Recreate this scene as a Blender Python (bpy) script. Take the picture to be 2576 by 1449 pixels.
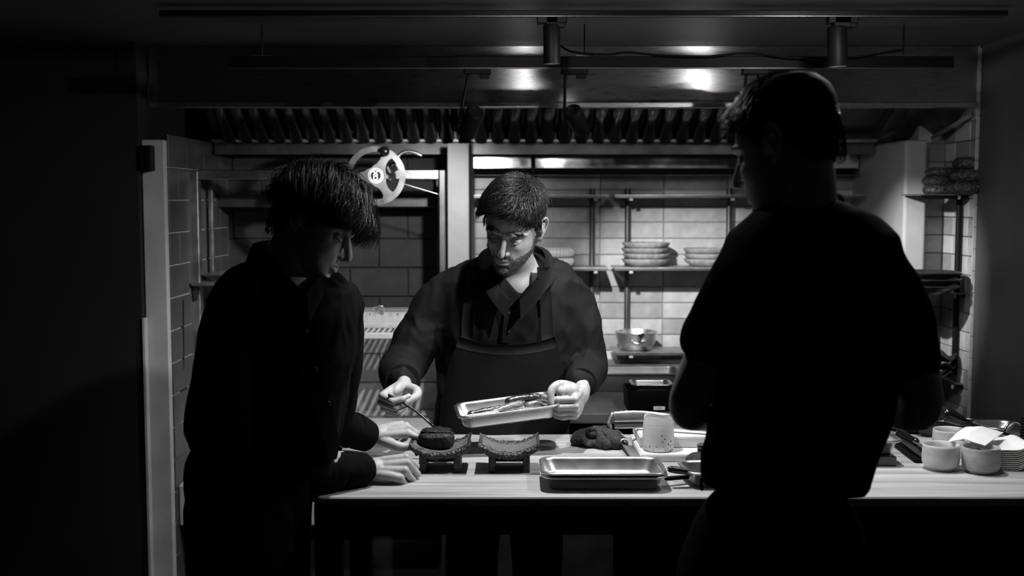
import bpy, bmesh, math, random
import numpy as np
from mathutils import Vector, Matrix, Quaternion, noise as mnoise

for _o in list(bpy.data.objects):
    bpy.data.objects.remove(_o, do_unlink=True)
random.seed(7); np.random.seed(7)
SC = bpy.context.scene
COL = SC.collection
PI = math.pi

# ------------------------------------------------------------------ camera, world, exposure
CAM_H, FPX, HORIZON = 1.60, 2862.0, 500.0
PITCH = math.atan((724.5 - HORIZON) / FPX)
cam_d = bpy.data.cameras.new('camera'); cam = bpy.data.objects.new('camera', cam_d); COL.objects.link(cam)
cam.location = (0, 0, CAM_H); cam.rotation_euler = (PI / 2 - PITCH, 0, 0)
cam_d.sensor_width = 36; cam_d.lens = 36 * FPX / 2576
cam_d.clip_start = 0.05
cam_d.dof.use_dof = True; cam_d.dof.focus_distance = 3.15; cam_d.dof.aperture_fstop = 3.2
SC.camera = cam
wd = bpy.data.worlds.new('world'); SC.world = wd; wd.use_nodes = True
wd.node_tree.nodes['Background'].inputs[0].default_value = (1, 1, 1, 1)
wd.node_tree.nodes['Background'].inputs[1].default_value = 0.003
SC.view_settings.view_transform = 'Standard'; SC.view_settings.look = 'None'
SC.view_settings.gamma = 1.0; SC.view_settings.use_curve_mapping = False
SC.view_settings.exposure = 0.0
# lamp powers (the lamps themselves are built further down, each with its own light)
P_COUNTER, P_CHEF, P_RIGHT = 66, 90, 32
P_GRILL, P_SHELF, P_NICHE = 66, 230, 130
P_TRACK = 4

# ------------------------------------------------------------------ pixel helper: a world point at depth Y = d
_c, _s = math.cos(PITCH), math.sin(PITCH)
def W(px, py, d):
    u = (px - 1288.0) / FPX; v = (724.5 - py) / FPX
    yy = _c + v * _s; zz = -_s + v * _c
    t = d / yy
    return Vector((u * t, d, CAM_H + zz * t))
def G(px, py, z):                       # the point on the horizontal plane z under a pixel
    v = (724.5 - py) / FPX
    yy = _c + v * _s; zz = -_s + v * _c
    t = (z - CAM_H) / zz
    return Vector(((px - 1288.0) / FPX * t, yy * t, z))
def Z(py, d): return W(1288, py, d).z
def X(px, d, py=600): return W(px, py, d).x

# ------------------------------------------------------------------ materials (all procedural, greys)
def mat(name, col, rough=0.6, metal=0.0, var=0.0, scale=8.0, stretch=(1, 1, 1), bump=0.0, bscale=60.0, spec=0.5,
        aniso=0.0, rvar=0.0, sss=0.0, coat=0.0, detail=4.0, sparkle=0.0, bdist=0.004):
    m = bpy.data.materials.new(name); m.use_nodes = True
    nt = m.node_tree; N = nt.nodes; L = nt.links; b = N['Principled BSDF']
    b.inputs['Base Color'].default_value = (col, col, col, 1)
    b.inputs['Roughness'].default_value = rough; b.inputs['Metallic'].default_value = metal
    b.inputs['Specular IOR Level'].default_value = spec
    if coat: b.inputs['Coat Weight'].default_value = coat; b.inputs['Coat Roughness'].default_value = 0.08
    if sss:
        b.inputs['Subsurface Weight'].default_value = sss; b.inputs['Subsurface Radius'].default_value = (.006, .006, .006)
        b.inputs['Subsurface Scale'].default_value = 1.0
    tc = N.new('ShaderNodeTexCoord'); mp = N.new('ShaderNodeMapping')
    mp.inputs['Scale'].default_value = stretch; L.new(tc.outputs['Object'], mp.inputs['Vector'])
    if var or rvar:
        nz = N.new('ShaderNodeTexNoise'); nz.inputs['Scale'].default_value = scale; nz.inputs['Detail'].default_value = detail
        L.new(mp.outputs[0], nz.inputs['Vector'])
        if var:
            r = N.new('ShaderNodeMapRange'); L.new(nz.outputs['Fac'], r.inputs['Value'])
            r.inputs['From Min'].default_value = 0.3; r.inputs['From Max'].default_value = 0.7
            r.inputs['To Min'].default_value = col * (1 - var); r.inputs['To Max'].default_value = min(1, col * (1 + var))
            L.new(r.outputs[0], b.inputs['Base Color'])
        if rvar:
            r = N.new('ShaderNodeMapRange'); L.new(nz.outputs['Fac'], r.inputs['Value'])
            r.inputs['From Min'].default_value = 0.3; r.inputs['From Max'].default_value = 0.7
            r.inputs['To Min'].default_value = max(0.02, rough - rvar); r.inputs['To Max'].default_value = rough + rvar
            L.new(r.outputs[0], b.inputs['Roughness'])
    if bump:
        n2 = N.new('ShaderNodeTexNoise'); n2.inputs['Scale'].default_value = bscale; n2.inputs['Detail'].default_value = 3
        L.new(mp.outputs[0], n2.inputs['Vector'])
        bp = N.new('ShaderNodeBump'); bp.inputs['Strength'].default_value = bump; bp.inputs['Distance'].default_value = bdist
        L.new(n2.outputs['Fac'], bp.inputs['Height']); L.new(bp.outputs[0], b.inputs['Normal'])
    if aniso:
        b.inputs['Anisotropic'].default_value = aniso
        cx = N.new('ShaderNodeCombineXYZ'); cx.inputs[2].default_value = 1.0
        L.new(cx.outputs[0], b.inputs['Tangent'])
    return m
def emis(name, v, strength):
    m = bpy.data.materials.new(name); m.use_nodes = True; nt = m.node_tree
    b = nt.nodes['Principled BSDF']; b.inputs['Base Color'].default_value = (v, v, v, 1)
    b.inputs['Emission Color'].default_value = (1, 1, 1, 1); b.inputs['Emission Strength'].default_value = strength
    return m
def wood_mat(name, c0, c1, rough=0.45):
    m = bpy.data.materials.new(name); m.use_nodes = True
    nt = m.node_tree; N = nt.nodes; L = nt.links; b = N['Principled BSDF']; b.inputs['Roughness'].default_value = rough
    tc = N.new('ShaderNodeTexCoord'); mp = N.new('ShaderNodeMapping'); mp.inputs['Scale'].default_value = (0.55, 9, 9)
    L.new(tc.outputs['Object'], mp.inputs['Vector'])
    nz = N.new('ShaderNodeTexNoise'); nz.inputs['Scale'].default_value = 3.2; nz.inputs['Detail'].default_value = 6
    nz.inputs['Distortion'].default_value = 0.6; L.new(mp.outputs[0], nz.inputs['Vector'])
    cr = N.new('ShaderNodeValToRGB'); L.new(nz.outputs['Fac'], cr.inputs['Fac'])
    cr.color_ramp.elements[0].position = 0.32; cr.color_ramp.elements[0].color = (c0, c0, c0, 1)
    cr.color_ramp.elements[1].position = 0.66; cr.color_ramp.elements[1].color = (c1, c1, c1, 1)
    L.new(cr.outputs[0], b.inputs['Base Color'])
    n2 = N.new('ShaderNodeTexNoise'); n2.inputs['Scale'].default_value = 14; n2.inputs['Detail'].default_value = 4
    L.new(mp.outputs[0], n2.inputs['Vector'])
    bp = N.new('ShaderNodeBump'); bp.inputs['Strength'].default_value = 0.12; bp.inputs['Distance'].default_value = 0.002
    L.new(n2.outputs['Fac'], bp.inputs['Height']); L.new(bp.outputs[0], b.inputs['Normal'])
    return m
def speckle_mat(name, base, dots, scale=140, thr=0.16, rough=0.35, band=None):
    m = bpy.data.materials.new(name); m.use_nodes = True
    nt = m.node_tree; N = nt.nodes; L = nt.links; b = N['Principled BSDF']; b.inputs['Roughness'].default_value = rough
    tc = N.new('ShaderNodeTexCoord')
    vo = N.new('ShaderNodeTexVoronoi'); vo.inputs['Scale'].default_value = scale; L.new(tc.outputs['Object'], vo.inputs['Vector'])
    nz = N.new('ShaderNodeTexNoise'); nz.inputs['Scale'].default_value = 28; L.new(tc.outputs['Object'], nz.inputs['Vector'])
    mu = N.new('ShaderNodeMath'); mu.operation = 'MULTIPLY'; L.new(nz.outputs['Fac'], mu.inputs[0]); mu.inputs[1].default_value = thr * 2
    lt = N.new('ShaderNodeMath'); lt.operation = 'LESS_THAN'; L.new(vo.outputs['Distance'], lt.inputs[0]); L.new(mu.outputs[0], lt.inputs[1])
    fac = lt.outputs[0]
    n3 = N.new('ShaderNodeTexNoise'); n3.inputs['Scale'].default_value = 17; L.new(tc.outputs['Object'], n3.inputs['Vector'])
    g = N.new('ShaderNodeMath'); g.operation = 'GREATER_THAN'; L.new(n3.outputs['Fac'], g.inputs[0]); g.inputs[1].default_value = 0.47
    m2 = N.new('ShaderNodeMath'); m2.operation = 'MULTIPLY'; L.new(fac, m2.inputs[0]); L.new(g.outputs[0], m2.inputs[1])
    mx = N.new('ShaderNodeMixRGB'); L.new(m2.outputs[0], mx.inputs['Fac'])
    mx.inputs['Color1'].default_value = (base, base, base, 1); mx.inputs['Color2'].default_value = (dots, dots, dots, 1)
    L.new(mx.outputs[0], b.inputs['Base Color'])
    mp = N.new('ShaderNodeMapping'); mp.inputs['Scale'].default_value = (1, 1, 40); L.new(tc.outputs['Object'], mp.inputs['Vector'])
    n4 = N.new('ShaderNodeTexNoise'); n4.inputs['Scale'].default_value = 6; L.new(mp.outputs[0], n4.inputs['Vector'])
    bp = N.new('ShaderNodeBump'); bp.inputs['Strength'].default_value = 0.25; bp.inputs['Distance'].default_value = 0.002
    L.new(n4.outputs['Fac'], bp.inputs['Height']); L.new(bp.outputs[0], b.inputs['Normal'])
    return m
M = {}
M['wood'] = wood_mat('pale_wood', 0.26, 0.50)
M['steel'] = mat('brushed_steel', 0.55, 0.30, 1.0, rvar=0.06, scale=30, stretch=(1, 30, 30), bump=0.05, bscale=40)
M['steel_hood'] = mat('hood_steel', 0.55, 0.29, 1.0, aniso=1.0, rvar=0.03, scale=12, stretch=(1, 1, 40), var=0.12)
M['steel_polish'] = mat('polished_steel', 0.62, 0.16, 1.0, rvar=0.05, scale=25)
M['steel_tray'] = mat('tray_steel', 0.70, 0.31, 1.0, rvar=0.03, scale=30)
M['steel_dull'] = mat('dull_steel', 0.30, 0.42, 0.9, var=0.25, scale=14, rvar=0.08)
M['steel_dark'] = mat('dark_steel', 0.10, 0.40, 0.8, var=0.3, scale=12)
M['filter'] = mat('filter_steel', 0.11, 0.2, 1.0, var=0.3, scale=20)
M['black'] = mat('black_metal', 0.004, 0.5, 0.0, spec=0.12)
M['black_gloss'] = mat('black_gloss', 0.006, 0.22, 0.0, spec=0.5)
M['black_rubber'] = mat('black_handle', 0.010, 0.35, 0.0, bump=0.2, bscale=120)
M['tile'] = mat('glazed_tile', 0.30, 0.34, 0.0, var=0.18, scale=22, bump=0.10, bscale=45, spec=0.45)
M['tile_b'] = mat('glazed_tile_dark', 0.21, 0.30, 0.0, var=0.20, scale=20, bump=0.10, bscale=45, spec=0.5)
M['tile_c'] = mat('glazed_tile_light', 0.37, 0.36, 0.0, var=0.14, scale=24, bump=0.10, bscale=45, spec=0.45)
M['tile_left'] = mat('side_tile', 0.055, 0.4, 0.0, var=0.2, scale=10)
M['grout'] = mat('grout', 0.20, 0.8, 0.0, var=0.15, scale=30)
M['grout_dark'] = mat('grout_dark', 0.03, 0.85)
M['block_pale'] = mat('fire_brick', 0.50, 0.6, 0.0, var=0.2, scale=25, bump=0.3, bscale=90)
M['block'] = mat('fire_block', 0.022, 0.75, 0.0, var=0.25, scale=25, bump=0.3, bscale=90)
M['hearth'] = mat('hearth_stone', 0.55, 0.6, 0.0, var=0.15, scale=14, bump=0.15, bscale=90)
M['steel_light'] = mat('satin_steel', 0.55, 0.5, 0.35, var=0.12, scale=20)
M['column'] = mat('column_paint', 0.15, 0.6, 0.0, var=0.06, scale=14, bump=0.12, bscale=120)
M['wheel'] = mat('wheel_steel', 0.10, 0.36, 0.9, var=0.25, scale=14, rvar=0.08)
M['paint'] = mat('pale_paint', 0.27, 0.55, 0.0, var=0.06, scale=14, bump=0.12, bscale=120)
M['post'] = mat('post_paint', 0.42, 0.6, 0.0, var=0.10, scale=9, bump=0.1, bscale=110)
M['plaster'] = mat('dark_plaster', 0.055, 0.62, 0.0, var=0.22, scale=2.5, stretch=(1, 1.5, .35), bump=0.2, bscale=90)
M['blackwall'] = mat('black_wall', 0.006, 0.75, 0.0, var=0.3, scale=3)
M['ceiling'] = mat('ceiling_paint', 0.13, 0.36, 0.0, var=0.12, scale=3, spec=0.3)
M['floor'] = mat('floor_dark', 0.02, 0.6, 0.0, var=0.2, scale=4)
M['concrete'] = mat('bench_stone', 0.095, 0.6, 0.0, var=0.3, scale=9, bump=0.15, bscale=60)
M['counter_dark'] = mat('counter_dark', 0.006, 0.7)
M['ceramic'] = mat('white_glaze', 0.62, 0.28, 0.0, var=0.16, scale=9, stretch=(1, 1, 4), bump=0.08, bscale=30)
M['ceramic_grey'] = mat('grey_glaze', 0.42, 0.3, 0.0, var=0.3, scale=14, stretch=(1, 1, 3), bump=0.12, bscale=25)
M['speckle'] = speckle_mat('speckled_glaze', 0.60, 0.08, scale=95, thr=0.19)
M['plate'] = mat('grey_plate', 0.19, 0.4, 0.0, var=0.3, scale=30, bump=0.25, bscale=80)
M['dark_plate'] = mat('dark_plate', 0.02, 0.25, 0.0, var=0.3, scale=20, spec=0.6)
M['stone'] = mat('black_lava_stone', 0.018, 0.42, 0.0, var=0.5, scale=70, bump=1.0, bscale=160, spec=0.7, bdist=0.006)
M['stone_top'] = mat('speckled_stone_top', 0.10, 0.5, 0.0, var=0.45, scale=120, bump=0.8, bscale=220, spec=0.6, bdist=0.004)
M['rough_bowl'] = mat('rough_stone_bowl', 0.035, 0.30, 0.0, var=0.8, scale=75, bump=1.0, bscale=110, spec=0.9, bdist=0.010)
M['white_board'] = mat('white_board', 0.66, 0.5, 0.0, var=0.05, scale=12)
M['napkin'] = mat('white_paper', 0.74, 0.8, 0.0, var=0.04, scale=20, bump=0.1, bscale=200)
M['towel'] = mat('dark_towel', 0.045, 0.95, 0.0, var=0.5, scale=180, bump=0.8, bscale=330, spec=0.1)
M['char'] = mat('charred_food', 0.004, 0.6, 0.0, var=0.5, scale=60, bump=0.8, bscale=120, spec=0.4)
M['veg'] = mat('roast_vegetable', 0.15, 0.25, 0.0, var=0.6, scale=35, stretch=(.5, 4, 4), bump=0.3, bscale=60, coat=0.6)
M['veg_light'] = mat('pale_vegetable', 0.45, 0.22, 0.0, var=0.3, scale=30, stretch=(.5, 6, 6), bump=0.25, bscale=60, coat=0.8)
M['veg_dark'] = mat('charred_vegetable', 0.025, 0.25, 0.0, var=0.9, scale=50, bump=0.7, bscale=90, coat=0.8)
M['label'] = mat('white_label', 0.7, 0.6)
M['ink'] = mat('black_ink', 0.02, 0.6)
M['skin'] = mat('skin', 0.36, 0.48, 0.0, var=0.10, scale=60, bump=0.10, bscale=260, sss=0.25, spec=0.4, bdist=0.002)
M['hair'] = mat('dark_hair', 0.005, 0.36, 0.0, var=0.5, scale=40, spec=0.35)
M['hair_cap'] = mat('hair_root', 0.003, 0.75, 0.0, spec=0.1)
M['beard'] = mat('beard_hair', 0.09, 0.45, 0.0, var=0.8, scale=90, spec=0.5)
M['shirt'] = mat('black_shirt', 0.003, 0.80, 0.0, var=0.25, scale=240, bump=0.25, bscale=600, spec=0.25)
M['tee'] = mat('black_tee', 0.0025, 0.9, 0.0, var=0.2, scale=240, spec=0.04)
M['jacket'] = mat('black_jacket', 0.003, 0.85, 0.0, var=0.2, scale=240, spec=0.06)
M['apron'] = mat('dark_apron', 0.004, 0.85, 0.0, var=0.3, scale=300, bump=0.4, bscale=700, spec=0.2)
M['trousers'] = mat('black_trousers', 0.0025, 0.9, spec=0.04)
M['eye'] = mat('eye_dark', 0.02, 0.15)
M['lamp_lens_deep'] = emis('lamp_lens_deep', 0.8, 150.0)
M['lamp_lens'] = emis('lamp_lens', 0.8, 520.0)

# ------------------------------------------------------------------ object helpers
def link(o):
    COL.objects.link(o); return o
def adopt(o, parent):
    if parent is not None:
        o.parent = parent; o.matrix_parent_inverse = Matrix.Identity(4)
    return o
def adopt_world(o, parent):              # mesh is in world coordinates, parent is moved but not scaled
    if parent is not None:
        o.parent = parent
        mw = Matrix.LocRotScale(parent.location, parent.rotation_euler.to_quaternion(), None)
        o.matrix_parent_inverse = mw.inverted()
    return o
def tag(o, label=None, cat=None, group=None, kind=None):
    if label: o['label'] = label
    if cat: o['category'] = cat
    if group: o['group'] = group
    if kind: o['kind'] = kind
    return o
def thing(name, label, cat, loc=(0, 0, 0), rot=(0, 0, 0), group=None):
    o = link(bpy.data.objects.new(name, None)); o.location = loc; o.rotation_euler = rot
    o.empty_display_size = 0.05
    return tag(o, label, cat, group)
def mk(name, verts, faces, m, parent=None, smooth=False, world=False, angle=None):
    me = bpy.data.meshes.new(name)
    me.from_pydata([tuple(v) for v in verts], [], [tuple(f) for f in faces]); me.update()
    if m: me.materials.append(M[m] if isinstance(m, str) else m)
    if smooth:
        me.polygons.foreach_set('use_smooth', [True] * len(me.polygons))
        if angle:
            try: me.set_sharp_from_angle(angle=math.radians(angle))
            except Exception: pass
    o = link(bpy.data.objects.new(name, me))
    return adopt_world(o, parent) if world else adopt(o, parent)
def from_bm(name, bm, m, parent=None, smooth=False, world=False, angle=35):
    bmesh.ops.recalc_face_normals(bm, faces=bm.faces[:])
    me = bpy.data.meshes.new(name); bm.to_mesh(me); bm.free()
    if m: me.materials.append(M[m] if isinstance(m, str) else m)
    if smooth:
        me.polygons.foreach_set('use_smooth', [True] * len(me.polygons))
        if angle:
            try: me.set_sharp_from_angle(angle=math.radians(angle))
            except Exception: pass
    o = link(bpy.data.objects.new(name, me))
    return adopt_world(o, parent) if world else adopt(o, parent)
def bbox_bm(x0, x1, y0, y1, z0, z1, bev=0.0, seg=1, bm=None):
    b2 = bmesh.new()
    vs = [b2.verts.new((x, y, z)) for x in (x0, x1) for y in (y0, y1) for z in (z0, z1)]
    for f in ((0, 1, 3, 2), (4, 6, 7, 5), (0, 4, 5, 1), (2, 3, 7, 6), (0, 2, 6, 4), (1, 5, 7, 3)):
        b2.faces.new([vs[i] for i in f])
    if bev:
        bmesh.ops.bevel(b2, geom=b2.edges[:], offset=bev, segments=seg, affect='EDGES', profile=0.5)
    if bm is None: return b2
    me = bpy.data.meshes.new('t'); b2.to_mesh(me); b2.free(); bm.from_mesh(me); bpy.data.meshes.remove(me)
    return bm
def box(name, x0, x1, y0, y1, z0, z1, m, parent=None, bev=0.0, seg=1, world=False, smooth=False):
    return from_bm(name, bbox_bm(x0, x1, y0, y1, z0, z1, bev, seg), m, parent, smooth, world)
def catmull(P, n):
    P = [np.array(p, float) for p in P]
    if len(P) < 3:
        return [P[0] + (P[-1] - P[0]) * t for t in np.linspace(0, 1, n)]
    Q = [2 * P[0] - P[1]] + P + [2 * P[-1] - P[-2]]
    out = []
    m = len(P) - 1
    for i in range(n):
        t = i / (n - 1) * m; k = min(int(t), m - 1); t -= k
        a, b, c, d = Q[k:k + 4]
        out.append(0.5 * ((2 * b) + (-a + c) * t + (2 * a - 5 * b + 4 * c - d) * t * t + (-a + 3 * b - 3 * c + d) * t ** 3))
    return out
def tube_geo(path, radii, n=10, steps=None, side=None, round_ends=True):
    """closed tapered tube along a smooth path; radii floats or (a, b) pairs; a lies along `side`."""
    rr = [np.array((r, r) if not hasattr(r, '__len__') else r, float) for r in radii]
    steps = steps or max(2, 4 * (len(path) - 1) + 1)
    P = catmull(path, steps); R = [np.maximum(r, 1e-5) for r in catmull(rr, steps)] if len(rr) > 1 else [rr[0]] * steps
    T = []
    for i in range(steps):
        t = P[min(i + 1, steps - 1)] - P[max(i - 1, 0)]; T.append(t / (np.linalg.norm(t) + 1e-9))
    s0 = np.array(side if side is not None else (0.31, 0.17, 0.93), float)
    fr = []
    for i in range(steps):
        s = s0 - T[i] * s0.dot(T[i])
        if np.linalg.norm(s) < 1e-4:
            s = np.cross(T[i], (1, 0, 0))
        s /= np.linalg.norm(s); b = np.cross(T[i], s); fr.append((s, b))
        if side is None: s0 = s
    rings = []
    def ring(c, ra, rb, f): return [c + f[0] * ra * math.cos(2 * PI * k / n) + f[1] * rb * math.sin(2 * PI * k / n) for k in range(n)]
    if round_ends:
        r = R[0].mean()
        for a in (0.25, 0.62): rings.append(ring(P[0] - T[0] * r * math.cos(a * PI / 2) * .9, R[0][0] * math.sin(a * PI / 2), R[0][1] * math.sin(a * PI / 2), fr[0]))
    for i in range(steps): rings.append(ring(P[i], R[i][0], R[i][1], fr[i]))
    if round_ends:
        r = R[-1].mean()
        for a in (0.62, 0.25): rings.append(ring(P[-1] + T[-1] * r * math.cos(a * PI / 2) * .9, R[-1][0] * math.sin(a * PI / 2), R[-1][1] * math.sin(a * PI / 2), fr[-1]))
    return rings_geo(rings)
def rings_geo(rings, cap0=True, cap1=True):
    n = len(rings[0]); V = [tuple(p) for r in rings for p in r]; F = []
    for i in range(len(rings) - 1):
        for k in range(n):
            F.append((i * n + k, i * n + (k + 1) % n, (i + 1) * n + (k + 1) % n, (i + 1) * n + k))
    if cap0: F.append(tuple(range(n - 1, -1, -1)))
    if cap1: F.append(tuple((len(rings) - 1) * n + k for k in range(n)))
    return V, F
def join_geo(parts):
    V, F = [], []
    for v, f in parts:
        o = len(V); V += [tuple(p) for p in v]; F += [tuple(i + o for i in q) for q in f]
    return V, F
def tube(name, path, radii, m, parent=None, n=10, steps=None, side=None, smooth=True, world=False, round_ends=False):
    if not hasattr(radii, '__len__'): radii = [radii] * len(path)
    V, F = tube_geo(path, radii, n, steps, side, round_ends)
    return mk(name, V, F, m, parent, smooth, world, angle=50)
def sphere_geo(c, r, nu=12, nv=8, M3=None):
    r = np.array((r, r, r) if not hasattr(r, '__len__') else r, float); c = np.array(c, float)
    rings = []
    for j in range(1, nv):
        a = PI * j / nv
        ring = []
        for k in range(nu):
            p = np.array((math.sin(a) * math.cos(2 * PI * k / nu), math.sin(a) * math.sin(2 * PI * k / nu), -math.cos(a))) * r
            if M3 is not None: p = M3 @ p
            ring.append(c + p)
        rings.append(ring)
    V = [tuple(p) for q in rings for p in q]; F = []
    for i in range(nv - 2):
        for k in range(nu): F.append((i * nu + k, i * nu + (k + 1) % nu, (i + 1) * nu + (k + 1) % nu, (i + 1) * nu + k))
    b = np.array((0, 0, -1.)) * r; t = np.array((0, 0, 1.)) * r
    if M3 is not None: b = M3 @ b; t = M3 @ t
    V += [tuple(c + b), tuple(c + t)]; ib, it = len(V) - 2, len(V) - 1
    for k in range(nu):
        F.append((ib, (k + 1) % nu, k)); F.append((it, (nv - 2) * nu + k, (nv - 2) * nu + (k + 1) % nu))
    return V, F
def lathe_geo(prof, n=40, wob=None):
    """prof: (r, z) from bottom centre outwards, up, over the rim and down inside; wob(angle, r, z) -> (r, z)."""
    rings = []
    for r, z in prof:
        ring = []
        for k in range(n):
            a = 2 * PI * k / n
            rr, zz = wob(a, r, z) if wob else (r, z)
            ring.append((max(rr, 1e-4) * math.cos(a), max(rr, 1e-4) * math.sin(a), zz))
        rings.append(ring)
    return rings_geo(rings)
def lathe(name, prof, m, parent=None, n=40, wob=None, world=False, angle=60):
    V, F = lathe_geo(prof, n, wob)
    return mk(name, V, F, m, parent, True, world, angle)
def rrect(w, d, r, n=6):
    r = min(r, w / 2 - 1e-4, d / 2 - 1e-4); out = []
    for cx, cy, a0 in ((w / 2 - r, d / 2 - r, 0), (-w / 2 + r, d / 2 - r, 90), (-w / 2 + r, -d / 2 + r, 180), (w / 2 - r, -d / 2 + r, 270)):
        for k in range(n + 1):
            a = math.radians(a0 + 90 * k / n); out.append((cx + r * math.cos(a), cy + r * math.sin(a)))
    return out
def pan_geo(prof, n=6):
    """prof: list of (w, d, corner radius, z), outside bottom -> rim -> inside floor."""
    return rings_geo([[(x, y, z) for x, y in rrect(w, d, r, n)] for w, d, r, z in prof])
def steel_pan(name, w, d, h, m='steel_tray', parent=None, taper=0.018, r=0.03, rim=0.007):
    t = 0.0016
    prof = [(w - 2 * taper - .012, d - 2 * taper - .012, r * .7, 0.0), (w - 2 * taper, d - 2 * taper, r, 0.006), (w - .006, d - .006, r + .004, h - .006),
            (w + 2 * rim, d + 2 * rim, r + rim, h - .005), (w + 2 * rim + .002, d + 2 * rim + .002, r + rim, h - .002), (w + 2 * rim, d + 2 * rim, r + rim, h),
            (w - .004, d - .004, r + .003, h), (w - .010, d - .010, r, h - .006), (w - 2 * taper - 2 * t, d - 2 * taper - 2 * t, r * .95, 0.008), (w - 2 * taper - .016, d - 2 * taper - .016, r * .6, 0.003)]
    V, F = pan_geo(prof)
    return mk(name, V, F, m, parent, True, angle=70)
def dup(root, loc, rot=None, label=None, group=None, scale=None):
    r = root.copy(); link(r); r.location = loc
    if rot is not None: r.rotation_euler = rot
    if scale: r.scale = scale
    if label: r['label'] = label
    if group: r['group'] = group
    for ch in list(root.children):
        c = ch.copy(); link(c); c.parent = r; c.matrix_parent_inverse = ch.matrix_parent_inverse.copy()
        for g in ch.children:
            d = g.copy(); link(d); d.parent = c; d.matrix_parent_inverse = g.matrix_parent_inverse.copy()
    return r
def look(d, up=(0, 0, 1)):               # euler that turns local -Z along d
    return Vector(d).to_track_quat('-Z', 'Y').to_euler()
# ------------------------------------------------------------------ the place: key planes
YB, YP, YN, YC = 5.31, 4.60, 4.72, 4.40      # tiled back wall, partition fronts, niche back, hood front
XR, XL = 1.783, -1.307
ZCE = Z(115, YC)                              # ceiling
ZT = 0.90                                     # counter top
def struct(name, o): o.name = name; o['kind'] = 'structure'; return o

struct('floor', box('floor', -3.4, 3.2, -1.5, 5.6, -0.05, 0.0, 'floor'))
struct('ceiling', box('ceiling', -3.4, 3.2, 1.2, 5.6, ZCE, ZCE + 0.06, 'ceiling'))
TILE = {}
def tile_mesh(w, h, t, key):
    k = (round(w, 4), round(h, 4), round(t, 4), key)
    if k not in TILE:
        b = bbox_bm(-w / 2, w / 2, -t, 0, -h / 2, h / 2, 0.0022, 1)
        me = bpy.data.meshes.new('tile'); bmesh.ops.recalc_face_normals(b, faces=b.faces[:]); b.to_mesh(me); b.free(); me.materials.append(M[key]); TILE[k] = me
    return TILE[k]
def tile_wall(parent, p0, axis, L, z0, rows, tw, th, keys, name='tile', t=0.008, gap=0.003, stagger=0.0, first=None, dep=0.0015):
    """tiles on a wall starting at p0 and running along axis (unit, horizontal); the face looks along axis x up."""
    ax = Vector(axis); ang = math.atan2(ax.y, ax.x)
    for r in range(rows):
        x = 0.0; first_w = first if first else tw
        if stagger and r % 2: first_w = max(0.02, first_w - tw * stagger) if first_w > tw * stagger else first_w + tw * stagger
        w = first_w
        while x < L - 0.012:
            w = min(w, L - x)
            o = link(bpy.data.objects.new(name, tile_mesh(w - gap, th - gap, t, random.choice(keys))))
            c = Vector((p0[0], p0[1], 0)) + ax * (x + w / 2)
            nrm = Vector((math.sin(ang), -math.cos(ang), 0))
            c += nrm * random.uniform(0, dep)
            o.location = (c.x, c.y, z0 + (r + 0.5) * th); o.rotation_euler = (0, 0, ang)
            o.rotation_euler.x = random.uniform(-.004, .004)
            o.parent = parent
            x += w; w = tw
# main tiled back wall
wb = struct('wall_back', box('wall_back', -0.20, 1.66, YB, YB + 0.12, 0, ZCE, 'grout'))
TW, TH = 0.295, 0.0752
zrow = Z(640, YB)                              # a joint row read from the photograph
n_below = 11
xj = X(1668, YB)                               # a vertical joint
x0 = xj - TW * 4
tile_wall(wb, (x0 + (TW * 0 if x0 > -0.174 else 0), YB), (1, 0, 0), 1.60 - x0, zrow - TH * n_below, 26, TW, TH, ['tile', 'tile', 'tile_b', 'tile_c'])
# block wall of the grill alcove
wg = struct('wall_grill', box('wall_grill', -1.50, -0.20, 5.26, 5.38, 0, ZCE, 'grout_dark'))
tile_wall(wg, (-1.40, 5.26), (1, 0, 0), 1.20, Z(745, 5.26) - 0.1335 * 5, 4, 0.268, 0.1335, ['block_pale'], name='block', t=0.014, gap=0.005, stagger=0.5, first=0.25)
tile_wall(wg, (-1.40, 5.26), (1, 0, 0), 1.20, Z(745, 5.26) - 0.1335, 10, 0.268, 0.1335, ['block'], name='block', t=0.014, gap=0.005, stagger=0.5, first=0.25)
# left partition: pale post with tiled inner face, black wall beside it
wl = struct('wall_left', box('wall_left', XL - 0.085, XL, 4.30, 5.40, 0, Z(352, 4.30), 'post', bev=0.003))
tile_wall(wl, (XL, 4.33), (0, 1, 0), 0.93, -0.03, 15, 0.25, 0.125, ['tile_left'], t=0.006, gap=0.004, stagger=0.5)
wlb = struct('wall_black', box('wall_black', -3.4, XL - 0.088, 4.27, 4.40, 0, ZCE, 'blackwall'))
struct('trim_1', box('trim_1', XL - 0.088, XL - 0.076, 4.262, 4.298, 0, Z(800, 4.27), 'post', bev=0.002))
struct('wall_side', box('wall_side', -3.4, -3.3, 1.2, 4.4, 0, ZCE, 'blackwall'))
# white column between the alcoves and partition on the right
wc = struct('wall_column', box('wall_column', X(1126, YP), X(1180, YP), YP, YB, 0, Z(360, YP), 'column', bev=0.003))
wp = struct('wall_partition', box('wall_partition', 1.58, 1.672, YP, YB, 0, Z(352, YP), 'paint', bev=0.012, seg=3))
wn = struct('wall_niche', box('wall_niche', 1.672, 1.86, YN, YN + 0.1, 0, ZCE, 'grout'))
tile_wall(wn, (1.674, YN), (1, 0, 0), 0.109, Z(636, YN) - 0.075 * 10, 25, 0.12, 0.075, ['tile', 'tile_b', 'tile'])
wr = struct('wall_right', box('wall_right', XR + 0.010, XR + 0.14, 1.4, 5.40, 0, ZCE, 'plaster'))
tile_wall(wr, (XR + 0.008, YN), (0, -1, 0), YN - YC, Z(636, YN) - 0.075 * 10, 25, 0.15, 0.075, ['tile', 'tile', 'tile_b', 'tile_c'], first=0.115)
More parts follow.
